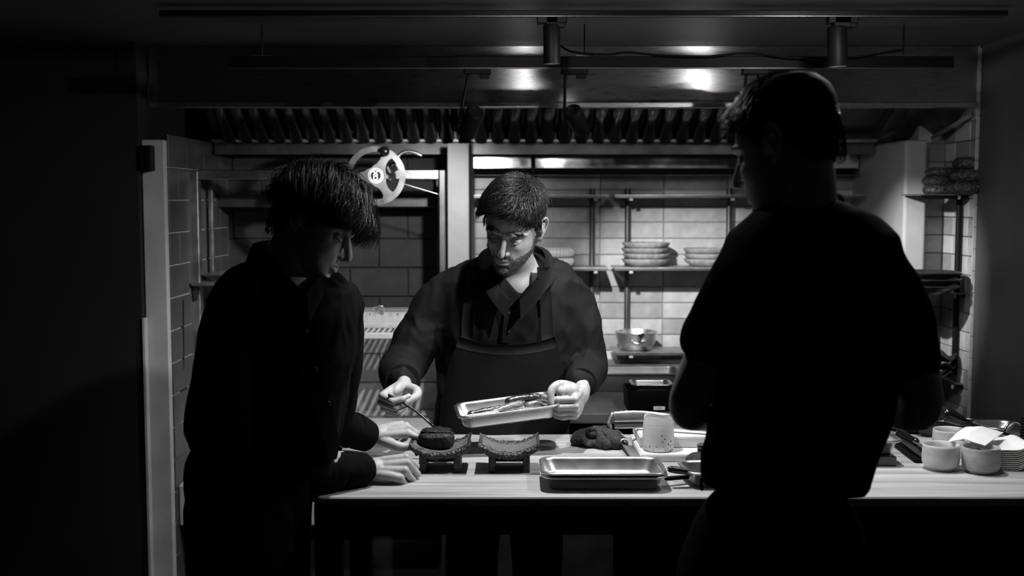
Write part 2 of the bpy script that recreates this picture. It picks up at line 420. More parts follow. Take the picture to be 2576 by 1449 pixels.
for i in range(26):                            # thin tile edges along the corner
    z = 0.30 + i * 0.0852
    if z + 0.083 > ZCE: break
    box('edge_trim', XR - 0.004, XR + 0.0095, YC - 0.006, YC - 0.001, z, z + 0.0835, 'tile_c', wr, bev=0.001)

# ------------------------------------------------------------------ counter
CY0, CY1 = G(1288, 1249, ZT).y, G(1288, 1092, ZT).y
CX0 = X(760, CY0 + .05, 1240)
ct = thing('counter', 'long pale wooden serving counter with dark base across the kitchen pass', 'counter', (0.6, (CY0 + CY1) / 2, 0))
V, F = pan_geo([(2.268 - .05, CY1 - CY0 - .05, .05, -.030), (2.268 - .012, CY1 - CY0 - .012, .056, -.014), (2.268, CY1 - CY0, .06, -.006), (2.268 - .003, CY1 - CY0 - .003, .058, -.002), (2.268 - .010, CY1 - CY0 - .010, .055, 0)], 8)
top = mk('worktop', [(x + CX0 + 1.134 - .6, y, z + ZT) for x, y, z in V], F, 'wood', ct, True, angle=40)
box('fascia', CX0 - .6 + .05, 1.17, -(CY1 - CY0) / 2 + .026, -(CY1 - CY0) / 2 + .046, ZT - .10, ZT - .03, 'counter_dark', ct)
for xx in (CX0 - .6 + .06, -0.05, 1.10):
    for yy in (-(CY1 - CY0) / 2 + .07, (CY1 - CY0) / 2 - .07):
        box('leg', xx - .03, xx + .03, yy - .03, yy + .03, 0, ZT - .03, 'counter_dark', ct)
box('panel', 0.05 - .6 + .2, 1.17, -(CY1 - CY0) / 2 + .10, -(CY1 - CY0) / 2 + .12, .08, ZT - .05, 'counter_dark', ct)

# back bench behind the chef
bn = thing('back_bench', 'dark stone bench along the tiled wall behind the chef', 'bench', (0.75, 4.6, 0))
box('worktop', -0.16 - .75, 1.57 - .75, 3.95 - 4.6, YP - 4.6, .81, .85, 'concrete', bn, bev=.006, seg=2)
box('worktop', -0.16 - .75, 1.57 - .75, YP - 4.6, YB - .012 - 4.6, .81, .85, 'concrete', bn, bev=.004)
box('body', -0.14 - .75, 1.55 - .75, 4.02 - 4.6, YB - .03 - 4.6, .10, .81, 'counter_dark', bn)
for i in range(3): box('door', -0.13 - .75 + i * .56, -.13 - .75 + i * .56 + .55, 4.0 - 4.6, 4.018 - 4.6, .12, .79, 'steel_dark', bn, bev=.004)

# ------------------------------------------------------------------ extractor hood
hd = thing('extractor_hood', 'long brushed steel extractor hood with baffle filters above the kitchen', 'extractor hood', (0.2, 4.8, 1.95))
hx0, hx1 = XL - .08, XR - .002
zr0, zr1 = Z(271.5, YC), Z(258, YC)
jx0, jx1 = X(1355, YC), X(1400, YC)
def hbox(name, x0, x1, y0, y1, z0, z1, m, bev=0.0, **k): return box(name, x0, x1, y0, y1, z0, z1, m, hd, bev, world=True, **k)
hbox('front_panel', hx0, jx0 + .002, YC, YC + .012, zr1, ZCE - .002, 'steel_hood')
hbox('front_panel', jx1 - .002, hx1, YC, YC + .012, zr1, ZCE - .002, 'steel_hood')
jp = hbox('joint_plate', jx0, jx1, YC - .004, YC + .012, zr0 + .002, ZCE - .002, 'steel_hood')
for px in (1364, 1392):
    p = W(px, 241, YC - .004); V, F = sphere_geo(p, (.006, .004, .006)); mk('rivet', V, F, 'steel', hd, True, world=True)
hbox('front_rail', hx0, jx0, YC - .014, YC + .03, zr0, zr1, 'steel', bev=.002)
hbox('front_rail', jx1, hx1, YC - .014, YC + .03, zr0, zr1, 'steel', bev=.002)
gz0, gz1 = Z(358, 4.93), Z(350.5, 4.93)
hbox('gutter', XL + .02, 1.565, 4.90, 4.96, gz0, gz1, 'steel_dull', bev=.002)
hbox('gutter_lip', XL + .02, 1.565, 4.955, 4.975, gz0 - .05, gz1, 'steel_dark')
hbox('back_panel', XL + .02, 1.565, 4.975, 5.0, gz0 - .03, ZCE - .01, 'steel_dark')
# baffles: bent steel slats sloping from the gutter up to the front, ~70 mm apart
pitch_b = 42.0 / FPX * 4.88
fy0, fz0, fy1, fz1 = 4.915, gz1 - .004, 4.52, gz1 + .235
V, F = [], []
sec = [(-.030, .000), (-.026, .012), (-.010, .018), (.010, .018), (.026, .012), (.030, .000), (.026, .007), (.010, .013), (-.010, .013), (-.026, .007)]
dn = Vector((0, fz1 - fz0, -(fy1 - fy0))).normalized() * -1
rings = []
for t in (0, .5, 1):
    c = Vector((0, fy0 + (fy1 - fy0) * t, fz0 + (fz1 - fz0) * t))
    rings.append([Vector((a, 0, 0)) + c + dn * b for a, b in sec])
V, F = rings_geo(rings)
bme = bpy.data.meshes.new('baffle'); bme.from_pydata([tuple(v) for v in V], [], F); bme.materials.append(M['filter'])
bme.polygons.foreach_set('use_smooth', [True] * len(bme.polygons))
nb = int((1.56 - (XL + .05)) / pitch_b)
xb = X(1125, 4.88, 350) - 20 * pitch_b
for i in range(nb + 1):
    x = xb + i * pitch_b
    if x < XL + .04 or x > 1.55: continue
    o = link(bpy.data.objects.new('baffle', bme)); o.location = (x, 0, 0); adopt_world(o, hd)
# filter backing, so nothing shines through between the baffles
V = [(XL + .02, fy0 + .01, fz0 + .035), (1.565, fy0 + .01, fz0 + .035), (1.565, fy1, fz1 + .04), (XL + .02, fy1, fz1 + .04)]
V += [(a, b + .006, c + .006) for a, b, c in V]
mk('filter_back', V, [(0, 1, 2, 3), (7, 6, 5, 4), (0, 4, 5, 1), (1, 5, 6, 2), (2, 6, 7, 3), (3, 7, 4, 0)], 'steel_dark', hd, world=True)
# closed sloping end at the right of the filters
V = [(1.565, 4.93, gz1), (XR - .004, YN - .06, gz1), (XR - .004, YC + .02, zr0 + .06), (1.565, YC + .10, zr0 + .10)]
V += [(a, b, c + .01) for a, b, c in V]
mk('end_plate', V, [(0, 1, 2, 3), (7, 6, 5, 4), (0, 4, 5, 1), (1, 5, 6, 2), (2, 6, 7, 3), (3, 7, 4, 0)], 'steel_dark', hd, world=True)
a, b = W(2345, 347, 4.66), W(2447, 287, 4.42)
tube('end_rail', [a, b], .010, 'steel_dull', hd, n=4, world=True)

# steel fascia along the top of the tiled wall, in two panels, with a lip below
fa = thing('wall_fascia', 'polished steel fascia strip above the tiles behind the shelves', 'wall panel', (0.7, 5.2, 1.7))
xs0, xs1, xs2, xs3 = X(1187, 5.2), X(1337, 5.2), X(1345, 5.2), 1.575
for a, b in ((xs0, xs1), (xs2, xs3)):
    box('panel', a, b, 5.19, 5.205, Z(424, 5.19), Z(378, 5.19), 'steel_polish', fa, bev=.003, seg=2, world=True)
    z1 = Z(424, 5.19); z0 = Z(440, 5.17)
    V = [(a, 5.19, z1), (b, 5.19, z1), (b, 5.165, z0), (a, 5.165, z0)]; V += [(x, y + .012, z - .002) for x, y, z in V]
    mk('lip', V, [(0, 1, 2, 3), (7, 6, 5, 4), (0, 4, 5, 1), (1, 5, 6, 2), (2, 6, 7, 3), (3, 7, 4, 0)], 'steel_polish', fa, world=True)
box('backing', xs0, xs3, 5.205, YB - .01, Z(440, 5.2), Z(360, 5.2), 'steel_dark', fa, world=True)
box('end_strip', xs1 + .001, xs2 - .001, 5.192, 5.2, Z(440, 5.19), Z(378, 5.19), 'black', fa, world=True)
tube('cable_rod', [W(1183, 300, 4.585), W(1184, 700, 4.585)], .004, 'black', fa, n=6, world=True)

# ------------------------------------------------------------------ lighting tracks and spot lamps
def track(label, px0, px1, py0, py1, d, hung=False):
    a, b = W(px0, (py0 + py1) / 2, d), W(px1, (py0 + py1) / 2, d)
    z0, z1 = Z(py1, d), Z(py0, d)
    t = thing('lighting_track', label, 'lighting track', ((a.x + b.x) / 2, d, z1))
    box('rail', a.x, b.x, d - .018, d + .018, z0, z1, 'black', t, bev=.002, world=True)
    box('rail_lip', a.x, b.x, d - .019, d - .013, z0 - .0025, z0 + .0005, 'steel_dark', t, world=True)
    if hung:
        for px in (660, 1470, 2272):
            p = W(px, py0, d); tube('hanger', [(p.x, d, z1 - .002), (p.x, d, ZCE)], .0025, 'black', t, n=6, world=True)
            box('clamp', p.x - .03, p.x + .03, d - .02, d + .02, z1, z1 + .004, 'steel_dark', t, world=True)
    return z0
D1, D2, D3 = 3.5, 3.86, 2.42
z_t1 = track('black lighting track on the ceiling nearer than the hood, ends at right edge', 405, 2530, 28, 42, D1)
z_t2 = track('black lighting track hung on rods right in front of the hood', 580, 2395, 143, 172, D2, True)
zc3 = ZCE
def spot_lamp(label, top, head, aim, power, cone, blend=0.35, rad=0.032, length=0.11, soft=0.012, group='track spotlights', stem=True):
    """top: point under the track; head: pivot of the lamp housing; aim: unit vector of the beam."""
    top = Vector(top); head = Vector(head); aim = Vector(aim).normalized()
    t = thing('track_spotlight', label, 'spotlight', top, group=group)
    box('adapter', top.x - .045, top.x + .045, top.y - .018, top.y + .018, top.z - .022, top.z, 'black', t, bev=.003, world=True)
    box('adapter_block', top.x + .008, top.x + .040, top.y - .016, top.y + .016, top.z - .034, top.z - .020, 'black', t, bev=.002, world=True)
    side = Vector((-1, 0, 0)) * (rad + .008)
    if stem:
        tube('stem', [(top.x - .03, top.y, top.z - .02), (head.x - rad - .009, head.y, head.z)], .005, 'black', t, n=8, world=True)
        tube('pivot', [(head.x - rad - .011, head.y, head.z), (head.x - rad + .004, head.y, head.z)], .008, 'black', t, n=10, world=True)
    back = head - aim * length * .45; front = head + aim * length * .55
    q = aim.to_track_quat('Z', 'Y')
    prof = [(0.0, -length * .45), (rad * .78, -length * .45), (rad * .80, -length * .45 + .003), (rad * .86, -length * .445), (rad, -length * .40), (rad, length * .55),
            (rad * .93, length * .55), (rad * .90, length * .16), (0.0, length * .15)]
    V, F = lathe_geo(prof, 28)
    V = [q @ Vector(v) + head for v in V]
    mk('housing', V, F, 'black', t, True, world=True, angle=50)
    V, F = lathe_geo([(0, -length * .452), (rad * .60, -length * .452), (rad * .62, -length * .458), (rad * .70, -length * .458), (rad * .72, -length * .450), (0.0, -length * .449)], 24)
    mk('rear_ring', [q @ Vector(v) + head for v in V], F, 'black_gloss', t, True, world=True, angle=50)
    V, F = lathe_geo([(0, length * .19), (rad * .80, length * .19), (rad * .82, length * .21), (0, length * .215)], 20)
    mk('lens', [q @ Vector(v) + head for v in V], F, 'lamp_lens_deep', t, True, world=True)
    ld = bpy.data.lights.new('spot_light', 'SPOT'); ld.energy = power; ld.spot_size = math.radians(cone); ld.spot_blend = blend
    ld.shadow_soft_size = soft; ld.color = (1, 1, 1)
    lo = link(bpy.data.objects.new('spot_light', ld)); lo.location = front + aim * .004; lo.rotation_euler = look(aim)
    adopt_world(lo, t)
    return t
# on the ceiling track over the aisle, heads pointing almost straight down
p = W(1390, 60, D1); spot_lamp('black spotlight on the ceiling track above the chef, pointing straight down', (p.x - .002, D1, z_t1), W(1388, 106, D1), (.02, .03, -1), P_TRACK, 50, rad=.026, length=.118, stem=False)
box('neck', p.x - .022, p.x + .018, D1 - .018, D1 + .018, Z(80, D1), z_t1, 'black', bpy.data.objects['track_spotlight'], bev=.004, world=True)
p = W(2118, 60, D1); t_ = spot_lamp('black spotlight on the ceiling track above the right man, pointing down', (p.x, D1, z_t1), W(2106, 112, D1), (.05, .03, -1), P_TRACK, 50, rad=.030, length=.12, stem=False)
box('neck', p.x - .028, p.x + .026, D1 - .018, D1 + .018, Z(72, D1), z_t1, 'black', t_, bev=.004, world=True)
# on the hung track, aimed back into the alcoves
h = W(1186, 305, D2); spot_lamp('black spotlight hanging left of centre, turned towards the grill alcove', (W(1178, 172, D2).x + .03, D2, z_t2), h, (X(940, 5.0) - h.x, 5.0 - h.y, .86 - h.z), P_GRILL, 100, .75, rad=.031)
h = W(1450, 300, D2); spot_lamp('black spotlight hanging right of centre, turned towards the shelves', (W(1437, 172, D2).x + .01, D2, z_t2), h, (X(1745, 5.3) - h.x, 5.3 - h.y, .98 - h.z), P_SHELF, 48, 1.0, rad=.031)
h = W(1895, 300, D2); spot_lamp('black spotlight hanging behind the head of the right man', (W(1885, 172, D2).x + .02, D2, z_t2), h, (1.70 - h.x, 4.68 - h.y, 1.22 - h.z), P_NICHE, 42, 1.0, rad=.031)
# recessed downlights in the ceiling over the counter, above the picture
def downlight(label, x, y, aim, power, cone, blend, soft=.014):
    t = thing('recessed_downlight', label, 'downlight', (x, y, ZCE - .004), group='recessed downlights over the counter')
    lathe('trim_ring', [(.030, .0), (.048, .0), (.050, .002), (.050, .0045), (.030, .0045)], 'black', t, 32)
    V, F = sphere_geo((0, 0, .002), (.028, .028, .018), 24, 12); mk('lens', V, F, 'lamp_lens', t, True)
    ld = bpy.data.lights.new('spot_light', 'SPOT'); ld.energy = power; ld.spot_size = math.radians(cone); ld.spot_blend = blend; ld.shadow_soft_size = soft
    lo = link(bpy.data.objects.new('spot_light', ld)); lo.location = (0, 0, -.034); lo.rotation_euler = look(aim); lo.parent = t
    return t
downlight('round recessed downlight above the middle of the counter', .065, 2.95, (.04, .08, -1), P_COUNTER, 114, 1.0)
downlight('round recessed downlight aimed across at the bearded chef', .95, 2.70, Vector((0, 3.32, 1.50)) - Vector((.95, 2.70, ZCE)), P_CHEF, 74, 1.0)
downlight('round recessed downlight above the cups at the right', .94, 3.08, (.12, -.02, -1), P_RIGHT, 56, .8)
# cable along the hung track
pts = [W(x, y, D2 - .03) for x, y in ((1405, 112), (1440, 130), (1520, 137), (1580, 132), (1660, 139), (1780, 142), (1880, 133), (1990, 146), (2120, 147), (2270, 126))]
tag(tube('cable', pts, .004, 'black', None, n=6, steps=60), 'black cable drooping along the top of the hung lighting track', 'cable')

# small black box on the left post
sx = thing('wall_sensor', 'small black box fixed to the top of the left post', 'sensor box', W(373, 430, 4.29))
p = W(373, 398, 4.30); box('case', p.x - .026, p.x + .026, 4.262, 4.30, Z(430, 4.28), Z(366, 4.28), 'black', sx, bev=.004, world=True)
box('front_cover', p.x - .020, p.x + .020, 4.258, 4.263, Z(426, 4.28), Z(370, 4.28), 'black_gloss', sx, bev=.001, world=True)
# ------------------------------------------------------------------ charcoal grill in the left alcove
gl = thing('charcoal_grill', 'open charcoal grill with steel frame and crank wheel in the left alcove', 'grill', (-0.78, 4.9, 0))
def gbox(name, x0, x1, y0, y1, z0, z1, m, bev=0.0, **k): return box(name, x0, x1, y0, y1, z0, z1, m, gl, bev, world=True, **k)
FD = 4.62
gx0, gx1 = X(474, FD), X(1121, FD)
gbox('frame_post', gx0, X(500, FD), FD, FD + .05, .5, Z(430, FD), 'steel_dull', .003)
gbox('frame_post', X(1105, FD), gx1, FD, FD + .05, .5, Z(427, FD), 'steel_dark', .003)
gbox('frame_beam', gx0, X(1104, FD), FD + .004, FD + .05, Z(451, FD), Z(427, FD), 'steel', .003)
gbox('inner_post', X(527, 4.85), X(537, 4.85), 4.84, 4.87, Z(1000, 4.85), Z(450, 4.85), 'steel_dull', .002)
gbox('inner_beam', X(527, 5.05), X(1095, 5.05), 5.04, 5.07, Z(521, 5.05), Z(490, 5.05), 'steel_dark', .003)
gbox('inner_post', X(1098, 5.1), X(1112, 5.1), 5.09, 5.12, .62, Z(440, 5.1), 'steel_dark', .002)
gbox('hearth', XL + .012, -.27, 4.70, 5.245, .30, .62, 'hearth', .006)
gbox('plinth', XL + .004, -.27, 4.36, 4.46, Z(1325, 4.36), Z(1219, 4.36), 'post', .008)
gbox('plinth_base', XL + .02, -.28, 4.42, 5.24, 0.0, Z(1325, 4.36) + .005, 'counter_dark')
gz = Z(838, 4.66)
gbox('grate_bar_front', X(560, 4.66), X(1103, 4.66), 4.655, 4.675, Z(853, 4.66), gz + .001, 'steel_light', .003)
gbox('grate_bar_back', X(560, 4.66), X(1103, 4.66), 5.17, 5.19, gz - .02, gz, 'steel_dull', .003)
bpitch = 0.0235
b_ = bbox_bm(-.0058, .0058, 4.675, 5.17, gz - .012, gz, .003)
bmesh.ops.recalc_face_normals(b_, faces=b_.faces[:])
gme = bpy.data.meshes.new('grate_bar'); b_.to_mesh(gme); b_.free(); gme.materials.append(M['steel_light'])
k = 0
while X(565, 4.66) + k * bpitch < X(1098, 4.66):
    o = link(bpy.data.objects.new('grate_bar', gme)); o.location = (X(565, 4.66) + k * bpitch, 0, 0); adopt_world(o, gl); k += 1
# crank wheel with three spokes, ball knob and badge
WD = 4.50
wc0 = W(946, 442, WD); R0 = .116; yaw = math.radians(8)
def wp_(x, y, z=0.0):                          # wheel plane to world (x right, y up, z towards the camera)
    return Vector((wc0.x + x * math.cos(yaw) - z * math.sin(yaw) * -1 * 0, wc0.y - z + x * math.sin(yaw), wc0.z + y))
def plate2d(name, loops, t, m, parent):        # ring strip between two loops, thickness t
    pass
bmw = bmesh.new()
def strip(outer, inner, t=.006):
    n = len(outer); vo = []
    for z in (0, t):
        vo.append([bmw.verts.new(wp_(x, y, z)) for x, y in outer]); vo.append([bmw.verts.new(wp_(x, y, z)) for x, y in inner])
    for k in range(n):
        j = (k + 1) % n
        bmw.faces.new((vo[0][k], vo[0][j], vo[1][j], vo[1][k])); bmw.faces.new((vo[2][k], vo[3][k], vo[3][j], vo[2][j]))
        bmw.faces.new((vo[0][k], vo[2][k], vo[2][j], vo[0][j])); bmw.faces.new((vo[1][k], vo[1][j], vo[3][j], vo[3][k]))
ang = [2 * PI * k / 64 for k in range(64)]
strip([(R0 * math.cos(a), R0 * math.sin(a)) for a in ang], [((R0 - .023) * math.cos(a), (R0 - .023) * math.sin(a)) for a in ang])
strip([(.036 * math.cos(a), .036 * math.sin(a)) for a in ang], [(.004 * math.cos(a), .004 * math.sin(a)) for a in ang])
for a0 in (62, 182, 302):
    a = math.radians(a0); ux, uy = math.cos(a), math.sin(a); nx, ny = -uy, ux
    prof = [(.024, .030), (.045, .018), (.065, .0145), (.080, .017), (.092, .026), (.100, .036)]
    L = [(ux * r + nx * w, uy * r + ny * w) for r, w in prof]; Rr = [(ux * r - nx * w, uy * r - ny * w) for r, w in prof]
    for z in (.0005, .0055):
        A = [bmw.verts.new(wp_(x, y, z)) for x, y in L]; B = [bmw.verts.new(wp_(x, y, z)) for x, y in Rr]
        for k in range(len(L) - 1): bmw.faces.new((A[k], A[k + 1], B[k + 1], B[k]))
        if z < .001: A0, B0 = A, B
    for k in range(len(L) - 1):
        bmw.faces.new((A0[k], A[k], A[k + 1], A0[k + 1])); bmw.faces.new((B0[k], B0[k + 1], B[k + 1], B[k]))
wh = from_bm('crank_wheel', bmw, 'wheel', gl, False, world=True)
def child_world(o, parent, root):              # sub-part: mesh in world space under a part that sits under root
    o.parent = parent; o.matrix_parent_inverse = Matrix.Translation(root.location).inverted() if False else Matrix.Identity(4)
    return o
V, F = sphere_geo(W(968, 381, WD - .02), .0195, 20, 14); kb = mk('ball_knob', V, F, 'black_gloss', None, True); kb.parent = wh
def disc(name, r, z, t, m, parent, n=40):
    rings = [[wp_(r * math.cos(a), r * math.sin(a), z) for a in [2 * PI * k / n for k in range(n)]], [wp_(r * math.cos(a), r * math.sin(a), z + t) for a in [2 * PI * k / n for k in range(n)]]]
    V, F = rings_geo(rings); o = mk(name, V, F, m, None); o.parent = parent; return o
bd = disc('badge', .0305, .006, .002, 'steel_dull', wh); disc('badge_centre', .0195, .008, .001, 'black', wh)
for k in range(26):
    a = 2 * PI * k / 26
    if k % 13 == 3: continue
    p = wp_(.025 * math.cos(a), .025 * math.sin(a), .0085); V, F = sphere_geo(p, (.0016, .0008, .0018), 6, 4); o = mk('badge_mark', V, F, 'black', None); o.parent = wh
for a in (80, 262):
    p = wp_(.025 * math.cos(math.radians(a)), .025 * math.sin(math.radians(a)), .009); V, F = sphere_geo(p, .0025, 8, 6); o = mk('badge_screw', V, F, 'steel_polish', None, True); o.parent = wh
tx = bpy.data.curves.new('badge_letters', 'FONT'); tx.body = 'OX'; tx.size = .024; tx.extrude = .0008; tx.align_x = 'CENTER'; tx.align_y = 'CENTER'; tx.offset = 0.0009
to = link(bpy.data.objects.new('badge_text', tx))
bpy.context.view_layer.update()
tme = bpy.data.meshes.new_from_object(to.evaluated_get(bpy.context.evaluated_depsgraph_get())); bpy.data.objects.remove(to)
tme.materials.clear(); tme.materials.append(M['ceramic'])
bt = link(bpy.data.objects.new('badge_text', tme)); bt.parent = wh
bt.matrix_local = Matrix.Translation(wp_(0, 0, .0098)) @ Matrix.Rotation(yaw, 4, 'Z') @ Matrix.Rotation(PI / 2, 4, 'X') @ Matrix.Rotation(PI / 2, 4, 'Z')
tube('wheel_shaft', [wp_(0, 0, 0), wp_(0, 0, -.14)], .012, 'steel_dull', gl, world=True)
tube('lever', [W(992, 412, 4.56), W(1004, 391, 4.56), W(1014, 384, 4.56), W(1027, 381, 4.56), W(1043, 384, 4.56), W(1059, 391, 4.56)], [.0075] * 5 + [.0065], 'steel', gl, steps=30, world=True, round_ends=True)
p = W(988, 420, 4.585); V, F = rings_geo([[Vector((p.x + x, p.y + y_, p.z + z)) for x, z in ((-.024, -.004), (-.018, .014), (-.002, .02), (.024, .02), (.034, .004), (.02, -.012), (.002, -.026), (-.014, -.022))] for y_ in (0, .008)])
mk('ratchet', V, F, 'steel', gl, world=True)
V, F = sphere_geo(W(984, 415, 4.575), .006, 10, 8); mk('bolt', V, F, 'steel_polish', gl, True, world=True)
tube('cable', [W(980, 452, 4.6), W(1104, 489, 4.6)], .0018, 'steel_dull', gl, n=6, world=True)
V, F = sphere_geo(W(1104, 489, 4.6), .005, 8, 6); mk('cable_stop', V, F, 'steel_polish', gl, True, world=True)

# perforated steel basket on the grate
pb = thing('perforated_basket', 'perforated steel box with folded wire handle standing on the grill', 'basket', W(950, 829, 4.86))
a, b = X(884, 4.84), X(1060, 4.84); z0, z1 = gz + .001, Z(786, 4.84)
def perforated(name, p0, eu, ev, lu, lv, pitch, t, m, parent, h=.22):
    """sheet from p0 along eu, ev with a grid of square holes"""
    nu, nv = max(2, int(lu / pitch)), max(2, int(lv / pitch)); eu, ev, p0 = Vector(eu), Vector(ev), Vector(p0); en = eu.cross(ev).normalized()
    su, sv = lu / nu, lv / nv; V, F, idx = [], [], {}
    def vid(a, b, k):
        key = (round(a, 5), round(b, 5), k)
        if key not in idx: idx[key] = len(V); V.append(p0 + eu * a + ev * b + en * (t * k))
        return idx[key]
    for i in range(nu):
        for j in range(nv):
            a0, b0 = i * su, j * sv; a1, b1 = a0 + su, b0 + sv; c0, d0, c1, d1 = a0 + su * h, b0 + sv * h, a1 - su * h, b1 - sv * h
            O = [(a0, b0), (a1, b0), (a1, b1), (a0, b1)]; I = [(c0, d0), (c1, d0), (c1, d1), (c0, d1)]
            for k in range(4):
                q = (k + 1) % 4
                F.append((vid(*O[k], 0), vid(*O[q], 0), vid(*I[q], 0), vid(*I[k], 0))); F.append((vid(*I[k], 1), vid(*I[q], 1), vid(*O[q], 1), vid(*O[k], 1)))
                F.append((vid(*I[k], 0), vid(*I[q], 0), vid(*I[q], 1), vid(*I[k], 1)))
    return mk(name, V, F, m, parent, world=True)
perforated('front_sheet', (a, 4.84, z0), (1, 0, 0), (0, 0, 1), b - a, z1 - z0, .0068, .0015, 'steel_light', pb)
perforated('back_sheet', (a, 5.05, z0), (1, 0, 0), (0, 0, 1), b - a, z1 - z0, .0090, .0012, 'steel_light', pb, .12)
perforated('end_sheet', (a, 4.842, z0), (0, 1, 0), (0, 0, 1), .208, z1 - z0, .0068, .0015, 'steel_light', pb)
perforated('end_sheet', (b, 4.842, z0), (0, 1, 0), (0, 0, 1), .208, z1 - z0, .0068, .0015, 'steel_light', pb)
perforated('floor_sheet', (a, 4.842, z0 + .001), (1, 0, 0), (0, 1, 0), b - a, .208, .0110, .0012, 'steel_light', pb, .08)
tube('handle', [W(964, 789, 4.835), W(957, 784, 4.83), W(941, 775, 4.82), W(946, 771, 4.81), W(956, 770, 4.81), W(966, 773, 4.815), W(963, 788, 4.835)], .0035, 'steel_polish', pb, n=8, steps=40, world=True)
for px in (930, 1000):
    V, F = sphere_geo(W(px, 791, 4.838), .004, 8, 6); mk('rivet', V, F, 'steel_polish', pb, True, world=True)

# left side shelf with a tray, hanging spatula
ss = thing('side_shelf', 'small steel shelf at the left end of the grill alcove', 'shelf', (-1.17, 4.75, Z(712, 4.57)))
zs = Z(712, 4.57)
box('shelf_board', XL + .014, X(620, 4.57), 4.57, 5.0, zs - .012, zs, 'steel_dull', ss, bev=.002, world=True)
box('bracket', XL + .014, XL + .03, 4.60, 4.98, zs - .07, zs - .012, 'steel_dark', ss, world=True)
st = thing('steel_tray', 'shallow steel tray lying on the small shelf beside the grill', 'tray', (X(585, 4.75), 4.76, zs))
steel_pan('tray_body', .20, .26, .03, 'steel_dull', st)
sp = thing('slotted_spatula', 'black slotted spatula hanging low on the left side wall', 'spatula', W(462, 970, 4.47))
bmS = bmesh.new()
c = W(463, 968, 4.47)
for k in range(6):
    y = -.036 + k * .0144
    bbox_bm(-.002, .002, y - .0035, y + .0035, -.06, .06, bm=bmS)
for z in (-.066, .060): bbox_bm(-.002, .002, -.042, .042, z, z + .012, bm=bmS)
from_bm('blade', bmS, 'black', sp)
tube('handle', [(0, 0, .07), (0, 0, .15), (0, 0, .34)], [.004, .006, .008], 'black', sp, n=8)
tube('hook', [(0, 0, .345), (-.010, 0, .36), (-.028, 0, .35)], .003, 'black', sp, n=6)

# ------------------------------------------------------------------ shelves in front of the tiles
SF, SBk = 5.06, 5.285
def shelf_unit(label, xa, xb, posts, rows):
    u = thing('wall_shelf', label, 'shelf', ((xa + xb) / 2, 5.2, Z(885, SF)))
    for r in rows:
        z = Z(r, SF)
        box('shelf_board', xa, xb, SF, SBk - .03, z - .004, z, 'steel_dull', u, world=True)
        box('shelf_lip', xa, xb, SF, SF + .003, z - .014, z - .004, 'steel_dark', u, world=True)
        for px in posts:
            x = X(px, SF, r); box('bracket_arm', x - .006, x + .006, SF + .02, SBk - .02, z - .022, z - .0045, 'black', u, world=True)
            x2 = x + .016; box('bracket_clip', x2 - .008, x2 + .008, SF + .004, SF + .014, z - .026, z - .0145, 'paint', u, world=True)
    for px in posts:
        a = W(px, 474, SBk - .025); tube('upright', [a, (a.x, a.y, .86)], .0125, 'steel_dark', u, n=12, world=True)
    return u
shelf_unit('slim steel wall shelves behind the bearded chef', X(1192, SF), X(1531, SF), (1490,), (490, 673))
shelf_unit('slim steel wall shelves to the right of the chef, three tiers', X(1546, SF), 1.565, (1579, 1835), (490, 673, 886))
def scallop(n, amp):
    return lambda a, r, z: (r * (1 + amp * math.cos(n * a) * min(1, max(0, z / .02))), z)
def plate_proto(name, label, cat, r, h, m, group, loc, n_sc=22, amp=.018):
    t = thing(name, label, cat, loc, group=group)
    lathe('plate_body', [(0, 0), (r * .66, 0), (r * .70, .001), (r * .93, h * .5), (r, h * .86), (r * 1.0, h), (r * .965, h * 1.02), (r * .9, h * .72), (r * .64, h * .34), (0, h * .30)], m, t, 66, scallop(n_sc, amp))
    return t
zs2 = Z(673, SF)
def stack(proto, n, base, dz, labels, jit=.004):
    for k in range(n):
        loc = (base[0] + random.uniform(-jit, jit), base[1] + random.uniform(-jit, jit), base[2] + k * dz); rz = (0, 0, random.uniform(0, 6))
        if k == 0: proto.location = loc; proto.rotation_euler = rz; proto['label'] = labels[0]
        else: dup(proto, loc, rz, labels[k])
bp_ = (X(1625, 5.17), 5.17, zs2)
pl = plate_proto('stoneware_plate', 'x', 'plate', .107, .034, 'plate', 'plates stacked right of the chef', bp_)
stack(pl, 4, bp_, .0245, ['grey stoneware plate at the bottom of the stack of four', 'second lowest grey stoneware plate in the stack of four', 'third grey stoneware plate up in the stack of four', 'grey stoneware plate on top of the stack of four'])
bp2 = (X(1722, 5.17) + .107, 5.17, zs2)
pl2 = dup(pl, bp2); stack(pl2, 3, bp2, .0235, ['grey plate at the bottom of the stack half hidden by the right man', 'middle grey plate of the stack half hidden by the right man', 'grey plate on top of the stack half hidden by the right man'])
bp3 = (X(1390, 5.17), 5.17, zs2)
rb = thing('ribbed_dish', 'lower pale ribbed dish of two stacked behind the shoulder of the chef', 'dish', bp3, group='pale ribbed dishes')
def rib(a, r, z): return (r * (1 + .018 * math.cos(40 * a) * (1 if r > .06 else 0)), z)
lathe('dish_body', [(0, 0), (.080, 0), (.094, .006), (.098, .020), (.096, .036), (.090, .040), (.084, .036), (.078, .012), (0, .010)], 'ceramic', rb, 160, rib)
dup(rb, (bp3[0] + .004, bp3[1], bp3[2] + .041), (0, 0, .4), 'upper pale ribbed dish of two stacked behind the shoulder of the chef')
